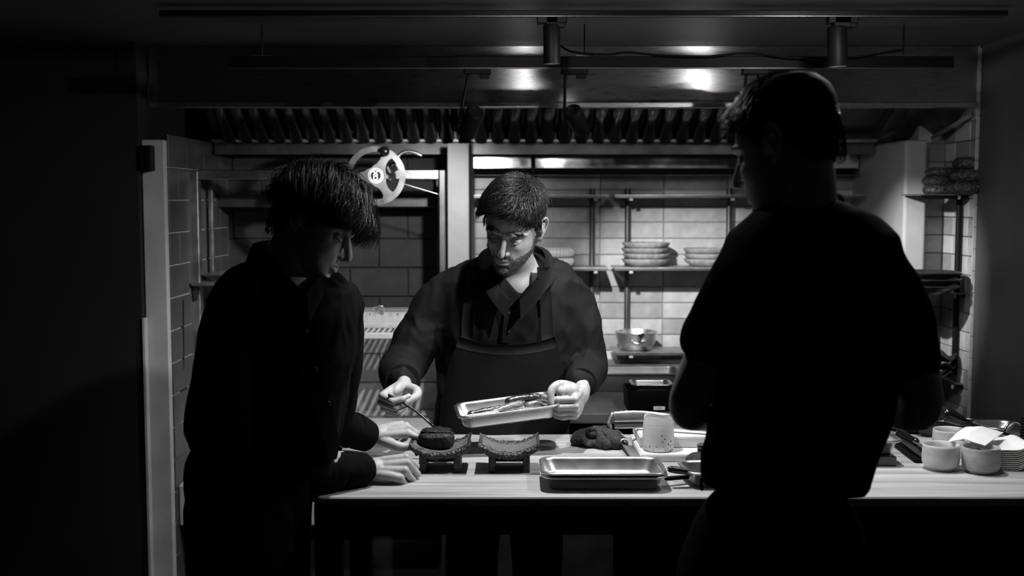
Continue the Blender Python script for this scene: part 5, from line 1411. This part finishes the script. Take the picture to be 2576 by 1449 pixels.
# collar, placket, buttons, apron
def collar(person, base, pts_in, h_up, h_down, out, m, tips=(0.0, 0.0), name='collar', t=.003, n=40):
    """pts_in: points along the neckline; the strip stands up by h_up and folds down by h_down with spread out"""
    P = catmull(pts_in, n); c = sum(P) / n; rows = [[], [], [], []]
    for i, p in enumerate(P):
        r = p - c; r[2] = 0; r /= (np.linalg.norm(r) + 1e-9); e = min(i, n - 1 - i) / (n / 2)
        tip = tips[0] * max(0, 1 - i / 5) + tips[1] * max(0, 1 - (n - 1 - i) / 5)
        up = h_up * (.55 + .45 * min(1, e * 3))
        rows[0].append(p + np.array((0, 0, -.012))); rows[1].append(p + np.array((0, 0, up)) - r * .004)
        rows[2].append(p + np.array((0, 0, up * .85)) + r * out * .45); rows[3].append(p + np.array((0, 0, up - h_down - tip)) + r * out)
    V, F = strip_geo(rows, t); return part_of(name, V, F, m, person, base)
collar(chef, c_base, [W(1282, 764, 3.325), W(1238, 716, 3.345), W(1215, 672, 3.40), W(1232, 640, 3.48), W(1296, 624, 3.535), W(1362, 640, 3.48), W(1376, 674, 3.40), W(1350, 722, 3.345), W(1306, 762, 3.325)], .018, .030, .030, 'shirt', (.028, .028))
def on_torso(spec, py, th, off):
    c, a, b = torso_at(spec, py); q = 2 / 2.35; s, co = math.sin(th), math.cos(th)
    return Vector((c.x + (a + off) * math.copysign(abs(s) ** q, s), c.y - (b + off) * math.copysign(abs(co) ** q, co), c.z))
def px_theta(spec, py, px):
    c, a, b = torso_at(spec, py); s = max(-.98, min(.98, ((px - 1288) / FPX * (c.y - b * .7) - c.x) / a)); return math.asin(math.copysign(abs(s) ** (2.35 / 2), s))
rows = []
for k in range(10):
    py = 768 + k * 9; cx = 1283 - k * .8
    rows.append([on_torso(c_torso, py, px_theta(c_torso, py, cx + dx), .010) for dx in (-13, -5, 5, 13)])
V, F = strip_geo(rows, -.002); part_of('placket', V, F, 'shirt', chef, c_base)
for py in (778, 822):
    p = on_torso(c_torso, py, px_theta(c_torso, py, 1279), .0135); V, F = sphere_geo(p, (.0055, .0022, .0055), 12, 8); part_of('button', V, F, 'black_gloss', chef, c_base)
rows = []
for j in range(34):
    t = j / 33; row = []
    for i in range(29):
        u = i / 28 * 2 - 1
        top = 834 + 18 * (1 - u * u); py = top + (1255 - top) * t
        wl = np.interp(py, [834, 900, 1000, 1255], [1166, 1142, 1122, 1105]); wr_ = np.interp(py, [834, 900, 1000, 1255], [1386, 1404, 1420, 1425])
        px = (wl + wr_) / 2 + (wr_ - wl) / 2 * u
        fold = .004 * math.sin(px * .05 + t * 4) * t + .006 * mnoise.noise(Vector((px * .012, py * .006, 2)))
        row.append(on_torso(c_torso, py, px_theta(c_torso, py, px), .016 + fold + .006 * t))
    rows.append(row)
V, F = strip_geo(rows, -.0025); ap = part_of('apron', V, F, 'apron', chef, c_base)
hem = [[p + Vector((0, -.0012, 0)) for p in rows[k]] for k in (0, 1, 2)]; V, F = strip_geo(hem, -.002); o_ = mk('apron_hem', [Vector(v) - c_base for v in V], F, 'apron', None, True); o_.parent = ap
for xa, xb in ((1168, 1196), (1356, 1384)):
    rws = []
    for k in range(15):
        py = 842 - k * 12.5; dx = (k / 14) ** 2 * (18 if xa < 1288 else -10)
        rws.append([on_torso(c_torso, py, px_theta(c_torso, py, x + dx), .0135 + .003 * (k == 0)) for x in (xa, (xa + xb) / 2, xb)])
    V, F = strip_geo(rws, -.002); o_ = mk('apron_strap', [Vector(v) - c_base for v in V], F, 'apron', None, True); o_.parent = ap
for cpt, prv, r in ((cuffR, W(1000, 935, 3.32), .049), (cuffL, W(1474, 940, 3.36), .043)):
    d = (cpt - prv).normalized(); V, F = tube_geo([cpt - d * .045, cpt - d * .02, cpt + d * .010], [r + .010, r + .006, r + .001], 28, 8, round_ends=False); part_of('cuff', V, F, 'shirt', chef, c_base)

# the tray in his hand, with roast vegetables, and the spoon
trot = Matrix.Rotation(math.radians(7), 4, 'Z') @ Matrix.Rotation(math.radians(-6.3), 4, 'Y') @ Matrix.Rotation(math.radians(3), 4, 'X')
tpos = W(1277, 1019, 3.135) - Vector((0, 0, .036))
ht = thing('steel_tray', 'steel tray of roast vegetables held up by the bearded chef', 'tray', tpos, trot.to_euler(), group='steel trays on the counter')
steel_pan('tray_body', .272, .165, .040, 'steel_tray', ht, taper=.012, r=.026, rim=.005)
TM = Matrix.Translation(tpos) @ trot
def veg(label, pts, r, m, seed, ends=None):
    a = TM @ Vector(pts[0]); t = thing('roast_vegetable', label, 'vegetable', a, group='roast vegetables in the held tray')
    V, F = tube_geo([TM @ Vector(q) for q in pts], [r] * len(pts), 16, 18, round_ends=True); out = []
    for v in V:
        n = mnoise.noise(Vector(v) * 70 + Vector((seed, 0, 0))) * .0018; out.append(Vector(v) + Vector((n, n, n)))
    mk('vegetable_body', out, F, m, t, True, world=True)
    if ends:
        V, F = tube_geo([TM @ Vector(pts[-1]), TM @ (Vector(pts[-1]) + (Vector(pts[-1]) - Vector(pts[0])).normalized() * .012)], [r * .9, r * .7], 14, 4); mk('cut_end', V, F, ends, t, True, world=True)
    return t
veg('thick pale leek piece at the near left corner of the held tray', [(-.118, -.052, .020), (-.080, -.050, .021), (-.036, -.046, .021)], .0165, 'veg_light', 1)
veg('long brown carrot lying along the near side of the held tray', [(-.010, -.040, .019), (.04, -.036, .020), (.085, -.030, .019)], .0125, 'veg', 2)
veg('slanted roast carrot in the middle of the held tray', [(-.040, -.006, .020), (.0, .006, .026), (.040, .016, .030)], .012, 'veg', 3, 'veg_dark')
veg('glazed charred leek resting on top towards the far rim', [(.010, .026, .038), (.050, .030, .041), (.092, .030, .038)], .0135, 'veg_dark', 4)
veg('roast carrot near the right end of the held tray', [(.060, -.008, .028), (.090, -.004, .029), (.112, .002, .026)], .012, 'veg', 5)
veg('dark charred strip lying at the back left of the held tray', [(-.100, .030, .016), (-.050, .040, .017), (-.005, .046, .017)], .011, 'veg_dark', 6)
veg('small glossy piece beside the leek in the held tray', [(-.026, -.018, .016), (.010, -.014, .017)], .010, 'veg_dark', 7)
veg('charred carrot end under the thumb of the chef', [(.092, -.045, .019), (.118, -.036, .022)], .011, 'veg_dark', 8)
sp_ = thing('black_spoon', 'black spoon in the right hand of the chef over the left stand', 'spoon', W(1110, 1078, 3.00))
tube('handle', [W(979, 994, 3.035), W(1000, 1006, 3.040), W(1040, 1030, 3.035), W(1074, 1058, 3.02), W(1090, 1072, 3.01)], [.0042, .0030, .0030, .0032, .0045], 'black_gloss', sp_, n=10, steps=28, world=True, round_ends=True)
a, b = W(1090, 1071, 3.01), W(1140, 1092, 2.985); d = (b - a).normalized(); s = Vector((0, 1, 0)); s = (s - d * s.dot(d)).normalized(); u = d.cross(s)
if u.z < 0: u = -u
rws = []
for i in range(15):
    t = i / 14; w = .017 * math.sin(PI * min(.97, t * .93 + .04)) ** .7
    rws.append([a + (b - a) * t + s * w * q + u * (-.007 * math.sin(PI * t) * (1 - q * q)) for q in np.linspace(-1, 1, 9)])
V, F = strip_geo(rws, .0016); mk('spoon_bowl', V, F, 'black_gloss', sp_, True, world=True)
sauce = thing('sauce', 'glistening sauce lying in the bowl of the black spoon', 'sauce', W(1112, 1082, 2.998))
V, F = lumpy((0, 0, 0), (1, 1, 1), 3, 20, 12, .15, 4); cs = W(1113, 1080, 2.998)
mk('sauce_body', [cs + d * (v[0] * .016) + s * (v[1] * .009) + u * (v[2] * .004 + .001) for v in V], F, 'veg_dark', sauce, True, world=True)

# ------------------------------------------------------------------ young man at the left end of the counter
m_base = Vector((W(650, 1000, 2.62).x, 2.62, 0))
m_torso = [(652, 668, 792, 2.66, .060), (668, 640, 815, 2.65, .085), (690, 618, 850, 2.645, .115), (730, 592, 888, 2.64, .135), (790, 566, 897, 2.63, .145), (900, 532, 892, 2.62, .150), (1000, 512, 872, 2.61, .150),
           (1080, 503, 858, 2.60, .150), (1150, 497, 845, 2.60, .150), (1195, 494, 765, 2.59, .150), (1250, 492, 742, 2.58, .150), (1400, 496, 735, 2.57, .150)]
m_head = (W(787, 572, 2.62), (.93, -.16, -.31), (.34, .18, .91))
m_neck = W(722, 668, 2.66)
mrw = W(924, 1178, 2.765); mlw = W(938, 1092, 2.935)
mre, mle = W(560, 1118, 2.47), W(820, 1050, 2.82)
mrs, mls = W(618, 770, 2.53), W(836, 780, 2.74)
m_arms = [[(mrs, .042), ((mrs + mre) / 2, .040), (mre, .038), ((mre + mrw) / 2, .033), (mrw, .024)], [(mls, .042), ((mls + mle) / 2, .038), (mle, .036), ((mle + mlw) / 2, .031), (mlw, .024)]]
mcR, mcL = W(905, 1183, 2.745), W(915, 1094, 2.92)
m_sleeves = [[(W(640, 750, 2.56), .085), (W(605, 800, 2.53), .080), (W(570, 950, 2.48), .072), (W(556, 1090, 2.47), .072), (W(640, 1165, 2.56), .060), (W(780, 1183, 2.66), .052), (mcR, (.042, .042))],
             [(W(830, 770, 2.72), .080), (W(842, 850, 2.76), .068), (W(838, 1000, 2.80), .062), (W(840, 1060, 2.83), .052), (mcL, (.040, .040))]]
m_arms = [arm_in(m_sleeves[0], mrw), arm_in(m_sleeves[1], mlw)]
mhR = hand_mesh(mrw, (1, .06, -.02), (-.05, -.66, .75), True, [(56, 88, 50), (62, 94, 52), (64, 96, 55), (64, 94, 55)], [(.050, .036, -.020), (.080, .036, -.036), (.100, .022, -.044)], mre, size=1.05)
mhL = hand_mesh(mlw, (.95, .16, .10), (-.10, -.35, .93), False, [(30, 46, 22), (44, 58, 28), (52, 64, 32), (58, 66, 34)], [(.046, .044, -.012), (.076, .052, -.020), (.100, .044, -.022)], mle, size=1.0)
m_legs = [[(Vector((m_base.x - .06, 2.56, .90)), .080), (Vector((m_base.x - .06, 2.56, .50)), .058), (Vector((m_base.x - .08, 2.55, .09)), .042)],
          [(Vector((m_base.x + .0, 2.72, .90)), .080), (Vector((m_base.x - .0, 2.74, .50)), .058), (Vector((m_base.x - .02, 2.76, .09)), .042)]]
sw2 = swirl(11, 4, 2, .6)
m_hair = dict(shape=dict(ear=1.2, jaw=.98, nose=.95), drop=.018,
    thick=lambda s, f, u: .004 + .034 * max(0, min(1, (u - .02) / .06)),
    sets=[dict(n=3600, length=lambda p: (.045 + .045 * np.clip((p[:, 2] - .02) / .07, 0, 1)) * np.clip((.078 - np.abs(p[:, 0])) / .03, .3, 1), flow=lambda p: np.stack([.12 * np.sign(p[:, 0]), .9 + 0 * p[:, 1], -.35 + 0 * p[:, 2]], 1) + sw2(p), lift=lambda p: .006 + .030 * np.clip((p[:, 2] - .02) / .06, 0, 1),
               radius=.0008, segs=10, jitter=.22, curl=.25, region=lambda p: p[:, 2] > .035, thick=lambda p: .006 + .024 * np.clip((p[:, 2] - .005) / .06, 0, 1)),
          dict(n=1500, length=lambda p: .014 + 0 * p[:, 0], flow=lambda p: np.stack([0 * p[:, 0], -.2 + 0 * p[:, 1], -1 + 0 * p[:, 2]], 1), lift=lambda p: .003 + 0 * p[:, 0], radius=.0007, segs=6, jitter=.25, region=lambda p: (p[:, 2] <= .045) & (p[:, 2] > -.045), thick=lambda p: .005 + 0 * p[:, 0]),
          dict(n=260, length=lambda p: .075 + 0 * p[:, 0], flow=lambda p: np.stack([.1 * np.sign(p[:, 0]), .7 + 0 * p[:, 1], -.8 + 0 * p[:, 2]], 1) + sw2(p), lift=lambda p: .026 + 0 * p[:, 0], radius=.0006, segs=10, jitter=.4, curl=.5, region=lambda p: (p[:, 1] > .045) & (p[:, 2] > .04), thick=lambda p: .014 + 0 * p[:, 0])])
man, mfn, mhv, mhn = make_person('young man in black jacket leaning on the left end of the counter', m_base, m_head, m_torso, m_neck, m_arms, [mhR, mhL], m_legs,
    ('jacket', 'trousers', None, 'jacket', (.15, .16), (1, -.2, 0)), m_hair, voxel_head=.0019, sleeves=m_sleeves,
    opening=([(690, 600), (800, 600), (822, 690), (768, 735), (748, 745), (728, 715), (690, 680)], 2.68), wr_amp=.006, seed=8, scale=.935)
brows(mfn, man, m_base, 'hair', 130, seed=6); lashes(mfn, man, m_base)
collar(man, m_base, [W(752, 745, 2.49), W(712, 705, 2.52), W(672, 668, 2.58), W(650, 640, 2.66), W(690, 632, 2.76), W(770, 660, 2.76), W(806, 690, 2.66), W(792, 722, 2.55), W(766, 748, 2.49)], .026, .040, .030, 'jacket', (.030, .030))
rws = []
for k in range(16):
    py = 752 + k * 26; cx = 764 + k * 3.6
    rws.append([on_torso(m_torso, py, px_theta(m_torso, py, cx + dx), .012) for dx in (-14, -5, 5, 14)])
V, F = strip_geo(rws, -.002); part_of('placket', V, F, 'jacket', man, m_base)
for py, px in ((815, 769), (905, 786), (992, 808), (1118, 824)):
    p = on_torso(m_torso, py, px_theta(m_torso, py, px), .0165); V, F = sphere_geo(p, (.006, .003, .006), 12, 8); part_of('button', V, F, 'black_gloss', man, m_base)
for cpt, prv, r in ((mcR, W(780, 1183, 2.66), .044), (mcL, W(840, 1060, 2.83), .042)):
    d = (cpt - prv).normalized(); V, F = tube_geo([cpt - d * .05, cpt - d * .02, cpt + d * .012], [r + .004, r + .003, r - .001], 28, 8, round_ends=False); part_of('cuff', V, F, 'jacket', man, m_base)

# ------------------------------------------------------------------ man in a black T-shirt with his back to the camera
k_base = Vector((W(1985, 900, 2.15).x, 2.15, 0))
k_torso = [(498, 1950, 2085, 2.165, .060), (512, 1930, 2140, 2.16, .080), (540, 1893, 2190, 2.155, .096), (590, 1838, 2255, 2.15, .114), (660, 1806, 2280, 2.15, .128), (780, 1800, 2275, 2.15, .140), (920, 1800, 2262, 2.15, .138),
           (1060, 1788, 2232, 2.15, .136), (1150, 1766, 2198, 2.15, .138), (1205, 1764, 2180, 2.15, .140), (1222, 1780, 2172, 2.15, .134)]
k_head = (W(1978, 370, 2.15), (-.77, .59, -.24), (-.16, .18, .97))
k_neck = W(2012, 515, 2.175)
kls, krs = W(1870, 660, 2.15), W(2222, 670, 2.15)
kle, kre = W(1733, 1015, 2.17), W(2318, 1018, 2.15)
klw, krw = W(1800, 1052, 2.43), W(2168, 1042, 2.33)
k_arms = [[(kls, .042), ((kls + kle) / 2, .043), (kle, .040), ((kle + klw) / 2, .038), (klw, .026)], [(krs, .042), ((krs + kre) / 2, .044), (kre, .042), ((kre + krw) / 2, .038), (krw, .026)]]
k_sleeves = [[(W(1905, 660, 2.15), .060), (W(1868, 700, 2.15), .060), (W(1828, 765, 2.145), .056), (W(1778, 862, 2.15), .054)],
             [(W(2180, 660, 2.15), .062), (W(2222, 705, 2.15), .062), (W(2262, 790, 2.15), .060), (W(2296, 920, 2.15), .054)]]
khL = hand_mesh(klw, (.35, .90, -.2), (-.6, .1, .8), False, [(35, 50, 25), (40, 55, 28), (44, 58, 30), (46, 58, 30)], [(.048, .042, -.014), (.078, .046, -.024), (.10, .038, -.03)], kle, voxel=.003)
khR = hand_mesh(krw, (-.35, .90, -.2), (.6, .1, .8), True, [(35, 50, 25), (40, 55, 28), (44, 58, 30), (46, 58, 30)], [(.048, .042, -.014), (.078, .046, -.024), (.10, .038, -.03)], kre, voxel=.003)
k_legs = [[(Vector((k_base.x - .10, 2.15, .88)), .088), (Vector((k_base.x - .11, 2.15, .50)), .062), (Vector((k_base.x - .12, 2.14, .09)), .045)],
          [(Vector((k_base.x + .07, 2.15, .88)), .088), (Vector((k_base.x + .09, 2.15, .50)), .062), (Vector((k_base.x + .10, 2.14, .09)), .045)]]
sw3 = swirl(5, 9, 1, .4)
k_hair = dict(shape=dict(ear=1.1), drop=.0,
    thick=lambda s, f, u: .004 + .012 * max(0, min(1, (u - .02) / .06)),
    sets=[dict(n=2400, length=lambda p: .025 + .018 * np.clip((p[:, 2] - .03) / .06, 0, 1), flow=lambda p: np.stack([.15 + 0 * p[:, 0], .8 + 0 * p[:, 1], .1 + 0 * p[:, 2]], 1) + sw3(p), lift=lambda p: .003 + .008 * np.clip((p[:, 2] - .03) / .06, 0, 1), radius=.0007, segs=7, jitter=.25, curl=.2, region=lambda p: p[:, 2] > .03, thick=lambda p: .004 + .009 * np.clip((p[:, 2] - .02) / .06, 0, 1)),
          dict(n=1600, length=lambda p: .010 + 0 * p[:, 0], flow=lambda p: np.stack([0 * p[:, 0], -.2 + 0 * p[:, 1], -1 + 0 * p[:, 2]], 1), lift=lambda p: .002 + 0 * p[:, 0], radius=.0006, segs=5, jitter=.3, region=lambda p: (p[:, 2] <= .04) & (p[:, 2] > -.045), thick=lambda p: .002 + 0 * p[:, 0]),
          dict(n=420, length=lambda p: .045 + 0 * p[:, 0], flow=lambda p: np.stack([0 * p[:, 0], 1 + 0 * p[:, 1], .2 + 0 * p[:, 2]], 1) + 1.2 * sw3(p), lift=lambda p: .022 + 0 * p[:, 0], radius=.0007, segs=8, jitter=.4, curl=.8, region=lambda p: (p[:, 1] > .05) & (p[:, 2] > .05), thick=lambda p: .008 + 0 * p[:, 0])])
back, kfn, khv, khn = make_person('man in black T-shirt standing with his back to the camera', k_base, k_head, k_torso, k_neck, k_arms, [khL, khR], k_legs,
    ('tee', 'trousers', None, 'shirt', (.175, .135), (0, 1, 0)), k_hair, voxel_head=.0024, sleeves=k_sleeves, wr_amp=.004, seed=12)
brows(kfn, back, k_base, 'hair', 60, seed=9)
V, F = tube_geo([Vector(k_neck) + Vector((.078 * math.sin(t), -.066 * math.cos(t), .004 - .012 * math.cos(t) * -1)) for t in np.linspace(0, 2 * PI, 33)], [(.010, .005)] * 33, 10, 96, side=(0, 0, 1), round_ends=False)
part_of('neckband', V, F, 'tee', back, k_base)
# apron string loop hanging at his waist
V, F = tube_geo([W(2174, 1196, 2.20), W(2186, 1204, 2.20), W(2188, 1222, 2.20), W(2180, 1238, 2.20), W(2174, 1228, 2.20)], [.003] * 5, 8, 30); part_of('apron_string', V, F, 'tee', back, k_base)
V, F = tube_geo([W(1772, 1196, 2.20), W(1764, 1210, 2.20), W(1766, 1232, 2.20)], [.003] * 3, 8, 16); part_of('apron_string', V, F, 'tee', back, k_base)
